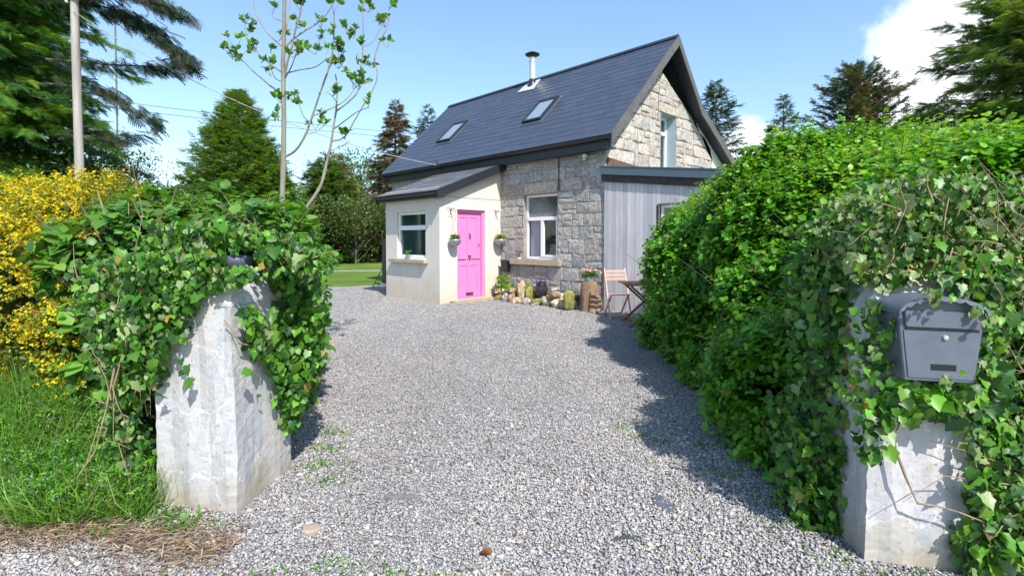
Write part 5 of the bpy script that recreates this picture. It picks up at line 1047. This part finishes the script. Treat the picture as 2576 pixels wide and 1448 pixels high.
b.f.append(tuple(idx[0])); b.f.append(tuple(idx[-1])); b.c += [(1, 1, 1)] * 2; b.mi += [0, 0]
b.build('light_block_core', M['core'], hd, recalc=False)

# ------------------------------------------------------------------ ivy on the right pillar and roadside bank
def ivy_thing(label, loc, sets, stems_=(), core=None, name='ivy'):
    t = thing(name, loc, label, 'ivy'); PP, DD, NN, SS, CC = [], [], [], [], []
    for (P, face, size, pale) in sets:
        D, Nn, S_ = ivy_leaf_set(P, face, size); PP.append(P); DD.append(D); NN.append(Nn); SS.append(S_); CC.append(ivy_cols(len(P), pale))
    leaves('leaves', np.concatenate(PP), np.concatenate(DD), np.concatenate(NN), np.concatenate(SS), IVY, np.concatenate(CC), M['ivy'], t)
    if stems_: stems('stems', stems_, M['twig'], t)
    if core: core_mesh('light_block_core', core, t, sc=.78)
    return t
RT = [(1.50, 1.575), (1.773, 1.70), (2.039, 1.68), (2.45, 1.62), (2.9, 1.6), (2.9, 1.05), (2.276, 1.10), (2.142, 1.155), (2.0, 1.185), (1.83, 1.225), (1.70, 1.245), (1.60, 1.19), (1.522, 1.188), (1.42, 1.30)]
RR = [(1.97, 1.25), (2.3, 1.3), (3.1, 1.3), (3.1, 0), (1.86, 0), (1.82, .18), (1.90, .231), (1.86, .384), (1.93, .485), (1.97, .737)]
RL = [(1.403, 1.124), (1.50, 1.159), (1.52, 1.054), (1.53, .88), (1.56, .80), (1.54, .705), (1.515, .60), (1.50, .494), (1.435, .458), (1.36, .8)]
RF = [(1.50, .86), (1.65, .83), (1.95, .82), (1.97, .70), (1.80, .66), (1.70, .72), (1.62, .66), (1.53, .69), (1.49, .62)]
sets = [(patch(6500, RT, 2.38, .34), (-.2, -.5, .8), .027, .8), (patch(1500, RT, 2.18, .12), (-.1, -.8, .5), .023, 1.0), (patch(90, RT, 2.2, .15), (-.1, -.8, .5), .055, .3), (patch(6500, RR, 2.27, .30), (0, -1, .3), .028, .35), (patch(160, RR, 2.1, .1), (0, -1, .3), .050, .1),
        (patch(210, RL, 2.05, .08), (-.4, -1, .3), .036, .3), (patch(300, RF, 1.99, .05), (0, -1, .4), .044, .1), (patch(330, [(1.80, 1.08), (2.02, 1.05), (2.02, 1.34), (1.70, 1.34), (1.68, 1.25), (1.80, 1.19)], 2.03, .06), (0, -1, .4), .030, .4), (patch(130, [(1.83, .84), (1.98, .84), (1.98, 1.1), (1.86, 1.1)], 2.0, .05), (0, -1, .3), .032, .2), (patch(700, [(0, 0), (1, 0), (1, 1), (0, 1)], .5, .5) * np.array([.14, .40, .48]) + np.array([1.36, 2.28, .0]), (-1, -.5, .3), .034, .15), (patch(420, [(1.86, 0), (1.80, .2), (1.88, .30), (1.82, .42), (1.86, .7), (2.1, .7), (2.1, 0)], 1.99, .06), (0, -1, .4), .040, .2),
        (patch(900, [(0, 0), (1, 0), (1, 1), (0, 1)], .5, .5) * np.array([.10, .62, .9]) + np.array([1.46, 2.24, .38]), (-1, -.3, .2), .036, .15), (patch(500, [(0, 0), (1, 0), (1, 1), (0, 1)], .5, .5) * np.array([.12, .6, .5]) + np.array([1.47, 2.5, .0]), (-1, -.3, .2), .036, .1), (patch(500, [(0, 0), (1, 0), (1, 1), (0, 1)], .5, .5) * np.array([.08, .40, .42]) + np.array([1.47, 2.24, .0]), (-1, -.3, .2), .034, .1)]
segs = [((1.60, 1.99, .82), (1.58, 2.03, .55), .007), ((1.58, 2.03, .55), (1.66, 2.0, .32), .007), ((1.66, 2.0, .32), (1.80, 1.97, .30), .005), ((1.80, 1.97, .30), (2.05, 1.95, .31), .004), ((1.50, 2.06, .85), (1.47, 2.05, 1.15), .004)]
for i in range(130):
    a = np.array([rng.uniform(1.95, 2.5), rng.uniform(1.95, 2.2), rng.uniform(0, 1.5)]); segs.append((a, a + rng.normal(0, .2, 3) * np.array([1, .2, 1]), .003))
for i in range(60):
    a = np.array([rng.uniform(1.55, 2.4), rng.uniform(2.0, 2.2), rng.uniform(1.3, 1.6)]); segs.append((a, a + rng.normal(0, .12, 3) * np.array([1, .3, 1]), .003))
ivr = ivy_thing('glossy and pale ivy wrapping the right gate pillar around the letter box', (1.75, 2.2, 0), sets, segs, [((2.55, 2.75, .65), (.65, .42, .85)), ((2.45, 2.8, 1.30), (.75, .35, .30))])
# a few sprigs straying over the letter box
P = np.array([tuple(Q(*q)) for q in ((.05, -.065, 1.20), (.07, -.07, 1.185), (.10, -.07, 1.19), (.13, -.07, 1.185), (.09, -.065, 1.215), (.26, -.05, 1.13), (.275, -.05, 1.12), (.25, -.045, 1.14), (.16, -.02, .868), (.175, -.02, .86), (.165, -.025, .85), (.19, -.02, .872), (.33, -.02, 1.1), (.34, -.02, 1.05), (.31, -.02, .95), (.32, -.02, .91), (-.02, .02, 1.09), (-.015, .03, 1.05), (-.01, .05, .98), (.0, .04, .92))])
D, Nn, S_ = ivy_leaf_set(P, (0, -1, .4), .024); P2 = np.repeat(P, 3, 0) + rng.normal(0, .011, (60, 3)); D, Nn, S_ = ivy_leaf_set(P2, (0, -1, .4), .024)
leaves('sprigs', P2, D, Nn, S_, IVY, ivy_cols(60, .8), M['ivy'], ivr)

# ------------------------------------------------------------------ left side: ivy, big-leaved shrub, yellow shrub
I1 = [(-1.916, 1.32), (-1.535, 1.36), (-1.296, 1.3), (-1.298, 1.2), (-1.52, 1.129), (-1.633, 0.998), (-1.625, 0.897), (-1.706, 0.877), (-1.76, 0.735), (-1.80, 0.674), (-1.90, .68)]
I1b = [(-2.243, 1.292), (-1.658, 1.357), (-1.753, 0.966), (-1.936, 0.813), (-1.933, 0.527), (-2.091, 0.505), (-2.168, 0.857)]
I1c = [(-2.20, 1.0), (-1.94, .9), (-1.91, .15), (-2.1, .25)]
I2 = [(-1.949, 1.488), (-1.596, 1.50), (-1.159, 1.42), (-1.073, 1.312), (-1.097, 1.202), (-1.317, 1.202), (-1.42, 1.262), (-1.50, 1.30), (-1.60, 1.262), (-1.689, 1.312), (-1.954, 1.29)]
I3 = [(-1.46, 1.208), (-1.171, 1.28), (-1.107, 1.015), (-1.136, 0.675), (-1.206, 0.479), (-1.306, 0.258), (-1.355, 0.283), (-1.37, 0.528), (-1.446, 0.602), (-1.406, 0.869), (-1.38, 0.966), (-1.463, 1.063)]
vband = np.array([(-1.344, 2.469, 1.06), (-1.337, 2.566, 0.925), (-1.332, 2.635, 0.827), (-1.32, 2.787, 0.715), (-1.314, 2.89, 0.70), (-1.30, 2.95, .60)])
kk = rng.uniform(0, len(vband) - 1.001, 420); k0 = kk.astype(int); vb = vband[k0] * (1 - (kk - k0)[:, None]) + vband[k0 + 1] * (kk - k0)[:, None]; vb += rng.normal(0, 1, (420, 3)) * np.array([.014, .06, .06]) * (.35 + np.clip(kk / 3, 0, 1))[:, None]; vb[:, 0] += .02
a = np.array([(-1.82, 2.50, .72), (-1.80, 2.49, .66), (-1.76, 2.49, .60), (-1.84, 2.52, .64), (-1.66, 2.47, .80), (-1.64, 2.47, .74), (-1.60, 2.46, .70), (-1.62, 2.46, .77)])
sets = [(patch(1100, I1, 2.50, .11), (0, -1, .35), .033, .15), (patch(1500, I1b, 2.64, .16), (-.1, -1, .35), .029, .4), (patch(620, I1c, 2.62, .12), (0, -1, .3), .030, .35), (patch(1700, I2, 2.78, .24), (0, -.7, .8), .034, .3), (patch(1300, I3, 3.02, .2), (.5, -.9, .35), .036, .2), (patch(50, I3, 2.9, .1), (.5, -.9, .35), .065, .0), (vb, (1, -.5, .4), .040, .1), (a, (0, -1, .3), .055, .1)]
segs = [((-1.42, 2.44, 1.0), (-1.36, 2.46, .88), .004), ((-1.36, 2.46, .88), (-1.31, 2.6, .80), .005), ((-2.0, 2.48, .75), (-2.06, 2.42, .35), .006), ((-2.06, 2.42, .35), (-2.15, 2.4, .1), .005), ((-1.95, 2.5, .9), (-2.0, 2.46, .4), .004)]
for i in range(30):
    q = np.array([rng.uniform(-2.15, -1.9), rng.uniform(2.4, 2.6), rng.uniform(.3, 1.3)]); segs.append((q, q + rng.normal(0, .13, 3) * np.array([.6, .3, 1.5]), .0025))
for q_i in range(len(sets)):
    Pq = sets[q_i][0]; hz_ = (Pq[:, 2] - 1.4) / Pq[:, 1]; sets[q_i] = (Pq[~((Pq[:, 1] < 2.80) & (np.abs(Pq[:, 0] / Pq[:, 1] + .545) < .034) & (hz_ > -.056) & (hz_ < -.016))],) + sets[q_i][1:]
ivy_thing('ivy draped over the left gate pillar, trailing across its right face', (-1.6, 2.75, 0), sets, segs, [((-1.62, 2.95, 1.32), (.30, .20, .12)), ((-2.12, 2.95, .75), (.17, .25, .55))])

hy = thing('hydrangea_shrub', (-2.3, 3.9, 0), 'big-leaved green shrub with bare brown stems above the left pillar', 'shrub')
bl = [((-2.35, 3.25, 1.22), (.55, .40, .40)), ((-1.86, 3.4, 1.24), (.50, .40, .36)), ((-2.3, 4.1, 1.25), (.75, .55, .5)), ((-1.95, 4.0, .75), (.38, .6, .75)), ((-2.5, 5.1, .7), (.42, .7, .75)), ((-2.45, 3.1, .8), (.35, .25, .4)), ((-2.8, 5.2, 1.1), (.7, .8, .6))]
PP, AA = [], []
for i, (c_, r_) in enumerate(bl): P, N_ = ell_pts(480 if i < 4 else 300, c_, r_); PP.append(P); AA.append(N_ * .6 + np.array([0, -.1, .8]) + rng.normal(0, .3, P.shape))
P = np.concatenate(PP); ax = np.concatenate(AA); p, d, nn, s, tt, sid = shoots(P, ax, 7, .13, .075, up=.9, spread=1.0)
s *= np.where(rng.uniform(0, 1, len(P)) < .14, 1.7, .75)[sid]
leaves('foliage', p, d, nn, s, OV, shoot_cols(len(P), sid, tt, [(.16, .34, .03), (.20, .36, .05)], [(.06, .19, .025), (.09, .24, .03), (.05, .15, .03)]), M['leaf'], hy, width=s * 1.35)
segs = []
for i in range(200):
    q = np.array([rng.uniform(-2.75, -1.5), rng.uniform(2.95, 3.6), rng.uniform(.85, 1.45)]); segs.append((q, q + np.array([rng.normal(0, .14), rng.normal(-.08, .1), rng.uniform(.05, .32)]), rng.uniform(.003, .007)))
for i in range(10):
    q = np.array([rng.uniform(-1.85, -1.5), rng.uniform(3.2, 3.6), 1.2]); segs.append((q, q + np.array([rng.normal(.08, .12), rng.normal(0, .1), rng.uniform(.25, .55)]), .004))
for i in range(60):
    q = np.array([-2.35 + rng.normal(0, .08), 2.95, .95 + rng.normal(0, .09)]); segs.append((q + np.array([-.32, rng.normal(0, .05), rng.uniform(-.05, .28)]), q + np.array([.30, rng.normal(0, .06), -.1]), .0035))
stems('bare_stems', segs, M['twig'], hy, 5); core_mesh('light_block_core', bl, hy, sc=.74)

ys_ = thing('yellow_shrub', (-3.4, 3.6, 0), 'sprawling shrub covered in golden yellow blossom at the left edge', 'shrub')
bl = [((-3.55, 3.75, 1.02), (.85, .55, .80)), ((-2.85, 3.55, .92), (.50, .45, .72)), ((-3.5, 3.35, .60), (.8, .4, .40)), ((-2.95, 3.45, 1.36), (.38, .35, .38)), ((-3.25, 3.8, 1.50), (.45, .4, .32)), ((-4.3, 3.9, 1.0), (.8, .6, .8)), ((-2.62, 3.12, .72), (.36, .24, .42)), ((-3.1, 3.15, 1.05), (.5, .3, .45))]
PP, AA = [], []
for i, (c_, r_) in enumerate(bl): P, N_ = ell_pts([1700, 1200, 900, 750, 750, 700, 480, 700][i], c_, r_, jit=.1); PP.append(P); AA.append(N_ * .9 + np.array([0, -.1, .45]) + rng.normal(0, .35, P.shape))
P = np.concatenate(PP); ax = np.concatenate(AA); k_ = len(P)
p, d, nn, s, tt, sid = shoots(P, ax, 10, .17, .030, up=.6, spread=.9); leaves('foliage', p, d, nn, s, OV, shoot_cols(k_, sid, tt, [(.20, .26, .03), (.16, .24, .02)], [(.06, .12, .015), (.09, .15, .02)]), M['leaf'], ys_, width=s * .75)
lump = np.sin(P[:, 0] * 5) * np.sin(P[:, 2] * 6 + P[:, 0] * 3) + .5 * np.sin(P[:, 0] * 11 + P[:, 2] * 9); q_ = (lump > -.45) & (P[:, 2] > .36) & ((P[:, 0] < -2.5) | (P[:, 2] > 1.2) | (rng.uniform(0, 1, k_) < .35)) & (rng.uniform(0, 1, k_) < .86)
p, d, nn, s, tt, sid = shoots(P[q_], ax[q_], 13, .17, .021, up=.3, spread=.7); p = p + rng.normal(0, .012, p.shape)
leaves('blossom', p, d, nn + d * .6, s, FLOWER, np.clip(pal(len(p), [(.74, .56, .015), (.76, .62, .03), (.66, .48, .01), (.44, .44, .03)], .12), 0, .95), M['petal'], ys_)
segs = [(P[i] - norm(ax[i]) * .35, P[i] + ax[i] * .12, .003) for i in range(0, k_, 22)]
for i in range(30):
    q = np.array([-3.0 + rng.normal(0, .35), 3.1, .75 + rng.normal(0, .16)]); segs.append((q, q + np.array([rng.normal(0, .3), -.1, rng.normal(0, .14)]), .003))
stems('twigs', segs, M['twig'], ys_, 4); core_mesh('light_block_core', bl, ys_, sc=.76)

# verge plants: grass blades, ferny leaves, tiny flowers
def verge_pts(n):
    X = rng.uniform(-4.4, -1.82, n); Y = 2.22 + 1.45 * rng.uniform(0, 1, n) ** 1.1; k_ = (np.abs(X) < Y * 1.15 + .2) & ((X < -1.95) | (Y < 2.5)) & (Y > 2.37 - .04 * (X + 1.9) + .05 * np.sin(X * 9)); X, Y = X[k_], Y[k_]; return np.stack([X, Y, bank_h(X, Y)], 1)
vg = thing('verge_plants', (-2.8, 2.8, 0), None, None); 
C.objects.unlink(vg); bpy.data.objects.remove(vg)
P = verge_pts(46000); n = len(P); D = rng.normal(0, .55, (n, 3)); D[:, 2] = 1; L_ = rng.uniform(.08, .32, n) * (1 + .6 * np.sin(P[:, 0] * 4) * np.sin(P[:, 1] * 5)); V1 = leaves('grass_blades', P, D, rng.normal(0, 1, (n, 3)), L_, (STRIP[0] * np.array([1, .55, 3.0]), STRIP[1]), pal(n, [(.11, .27, .03), (.17, .33, .035), (.07, .19, .03), (.30, .32, .12)], .16, [.35, .35, .2, .1]), M['leaf'], width=np.full(n, .09)); tag(V1, 'tufts of long grass on the bank left of the pillar', 'grass', kind='stuff')
P = verge_pts(7500); P[:, 2] += rng.uniform(.02, .22, len(P)); ax = rng.normal(0, .6, P.shape) + np.array([0, -.35, .7])
p, d, nn, s, tt, sid = shoots(P, ax, 10, .11, .028, up=.9, spread=1.0); o = leaves('ground_cover', p, d, nn, s, OV, shoot_cols(len(P), sid, tt, [(.18, .38, .03), (.26, .40, .05)], [(.06, .21, .02), (.10, .27, .03), (.07, .21, .06)]), M['leaf'], width=s * .62); tag(o, 'ferny green weeds covering the bank under the yellow shrub', 'ground cover', kind='stuff')
P = verge_pts(700); P[:, 2] += rng.uniform(.12, .24, len(P)); n = len(P); o = leaves('wild_flowers', P, rng.normal(0, 1, (n, 3)), np.array([0, -.5, .8]) + rng.normal(0, .3, (n, 3)), rng.uniform(.007, .012, n), FLOWER, pal(n, [(.28, .26, .6), (.35, .3, .55), (.7, .7, .6), (.7, .55, .05)], .1, [.5, .3, .12, .08]), M['petal']); tag(o, 'tiny blue and white wild flowers dotted through the bank', 'flowers', kind='stuff')
# dry litter at the foot of the bank
n = 2600; X = rng.uniform(-3.3, -1.25, n); Y = 2.32 + .045 * np.sin(X * 6) + rng.normal(0, .085, n) + np.where(X > -1.9, -.10, 0); k_ = (Y < 2.52) & (Y > 1.95); X, Y = X[k_], Y[k_]; n = len(X); P = np.stack([X, Y, gravel_z(X, Y) + bank_h(X, Y) * .8 + .022 + rng.uniform(0, .02, n)], 1); D = rng.normal(0, 1, (n, 3)) * np.array([1, .6, .12])
o = leaves('dry_litter', P, D, np.array([0, 0, 1]) + rng.normal(0, .3, (n, 3)), rng.uniform(.02, .11, n), STRIP, pal(n, [(.36, .27, .19), (.26, .18, .13), (.44, .36, .27), (.18, .12, .09)], .15), M['twig'], width=np.full(n, .055)); o.data.materials.clear(); o.data.materials.append(M['petal']); tag(o, 'dry brown grass and twigs lying at the foot of the bank', 'litter', kind='stuff')
# weeds along the drive: at pillar foot, in the wheel track and front edge
def weeds(name, cs, lab, n_each, size, spread=.12, hgt=.05, cols=((.10, .26, .03), (.16, .32, .04), (.07, .18, .03))):
    P = np.concatenate([np.array([(x, y, 0)]) + rng.normal(0, 1, (n_each, 3)) * np.array([spread, spread * .5, 0]) for x, y in cs]); P[:, 2] = gravel_z(P[:, 0], P[:, 1]) + .012; n = len(P); D = rng.normal(0, .8, (n, 3)); D[:, 2] = np.abs(D[:, 2]) * .6 + .3
    o = leaves(name, P, D, np.array([0, 0, 1]) + rng.normal(0, .4, (n, 3)), size * rng.uniform(.5, 1.3, n), OV, pal(n, cols, .18), M['leaf'], width=size * .35 * np.ones(n)); o['category'] = 'weeds'; o['kind'] = 'stuff'; o['label'] = lab; return o
weeds('weeds', [(-1.18, 3.0), (-1.08, 2.82), (-1.22, 3.25), (-1.28, 3.5)], 'weeds growing at the right foot of the left pillar', 110, .035, .08, .06)
weeds('weeds', [(-1.0, 1.97), (-.65, 1.92), (-.5, 2.0), (-.2, 1.95), (-1.5, 1.95), (-.75, 2.06)], 'sparse green weeds in gravel at the bottom edge', 110, .028, .075)
weeds('weeds', [(.83, 3.62), (.92, 3.45), (1.0, 3.35)], 'small weed tufts in the drive near the hedge shadow', 70, .03, .05)
weeds('weeds', [(1.35, 2.35), (1.45, 2.1), (1.7, 1.95), (1.3, 2.6), (1.95, 1.95), (1.25, 2.9), (1.3, 3.3)], 'weeds along the foot of the right pillar and hedge', 60, .035, .09)
weeds('weeds', [(-1.75, 2.42), (-1.95, 2.34), (-1.6, 2.36)], 'grassy weeds at the left foot of the left pillar', 120, .05, .07)
# reddish dead fern by pillar, stray leaf, stones and slate pieces on the drive
def flat_rock(name, x, y, r1, r2, h_, col, lab, cat, rot=0):
    bm = bmesh.new(); n = 11; vs = []; rr_ = rng.uniform(.75, 1.15, n)
    for z, k_ in ((0, 1), (h_ * .7, .97), (h_, .85)):
        vs.append([bm.verts.new((x + (math.cos(rot) * math.cos(a) * r1 - math.sin(rot) * math.sin(a) * r2) * rr_[j] * k_, y + (math.sin(rot) * math.cos(a) * r1 + math.cos(rot) * math.sin(a) * r2) * rr_[j] * k_, z + .008)) for j, a in enumerate([2 * math.pi * j / n for j in range(n)])])
    for i in range(2):
        for j in range(n): bm.faces.new([vs[i][j], vs[i][(j + 1) % n], vs[i + 1][(j + 1) % n], vs[i + 1][j]])
    bm.faces.new(vs[-1]); me = bpy.data.meshes.new(name); bm.to_mesh(me); bm.free(); o = link(name, me, mat(name + '_surface', col, .75, .3, var=.35, vscale=25, bump=.004, bscale=40)); return tag(o, lab, cat)
flat_rock('slate_piece', .785, 2.53, .055, .085, .028, (.12, .135, .17), 'largest dark slate piece lying flat in the gravel', 'stone', .2)
flat_rock('slate_piece', .90, 2.48, .035, .022, .022, (.16, .17, .21), 'small dark slate fragment right of the largest piece', 'stone', .1)
flat_rock('slate_piece', .53, 2.235, .075, .018, .026, (.07, .08, .10), 'thin dark pointed slate sliver near the bottom edge', 'stone', .08)
flat_rock('buried_stone', -.955, 2.32, .05, .04, .024, (.42, .34, .26), 'flat orange buff stone sunk into the gravel', 'stone', .5)
flat_rock('buried_stone', -.58, 2.62, .10, .02, .020, (.20, .20, .21), 'long narrow grey stone in the gravel right of left pillar', 'stone', -.06)
P = np.array([(-.14, 2.13, .032), (-.135, 2.128, .036)]); o = leaves('fallen_leaf', P, np.array([(1, .1, .05), (.8, -.5, .2)]), np.array([(0, -.3, 1), (.2, 0, 1.)]), np.array([.06, .045]), OV, np.array([(.26, .10, .04), (.20, .08, .03)]), M['petal']); tag(o, 'single dry reddish leaf lying on the gravel', 'leaf')
n = 900; X = rng.uniform(-1.2, 1.5, n); Y = 1.75 + 6 * rng.uniform(0, 1, n) ** 1.5; P = np.stack([X, Y, gravel_z(X, Y) + .026], 1); o = leaves('drive_litter', P, rng.normal(0, 1, (n, 3)) * np.array([1, 1, .1]), np.array([0, 0, 1]) + rng.normal(0, .3, (n, 3)), rng.uniform(.008, .022, n), OV, pal(n, [(.22, .13, .07), (.34, .24, .14), (.12, .16, .04)], .2), M['petal']); tag(o, 'scattered dry leaf bits on the gravel drive', 'litter', kind='stuff')
print('faces', sum(len(o.data.polygons) for o in C.objects if o.type == 'MESH'))
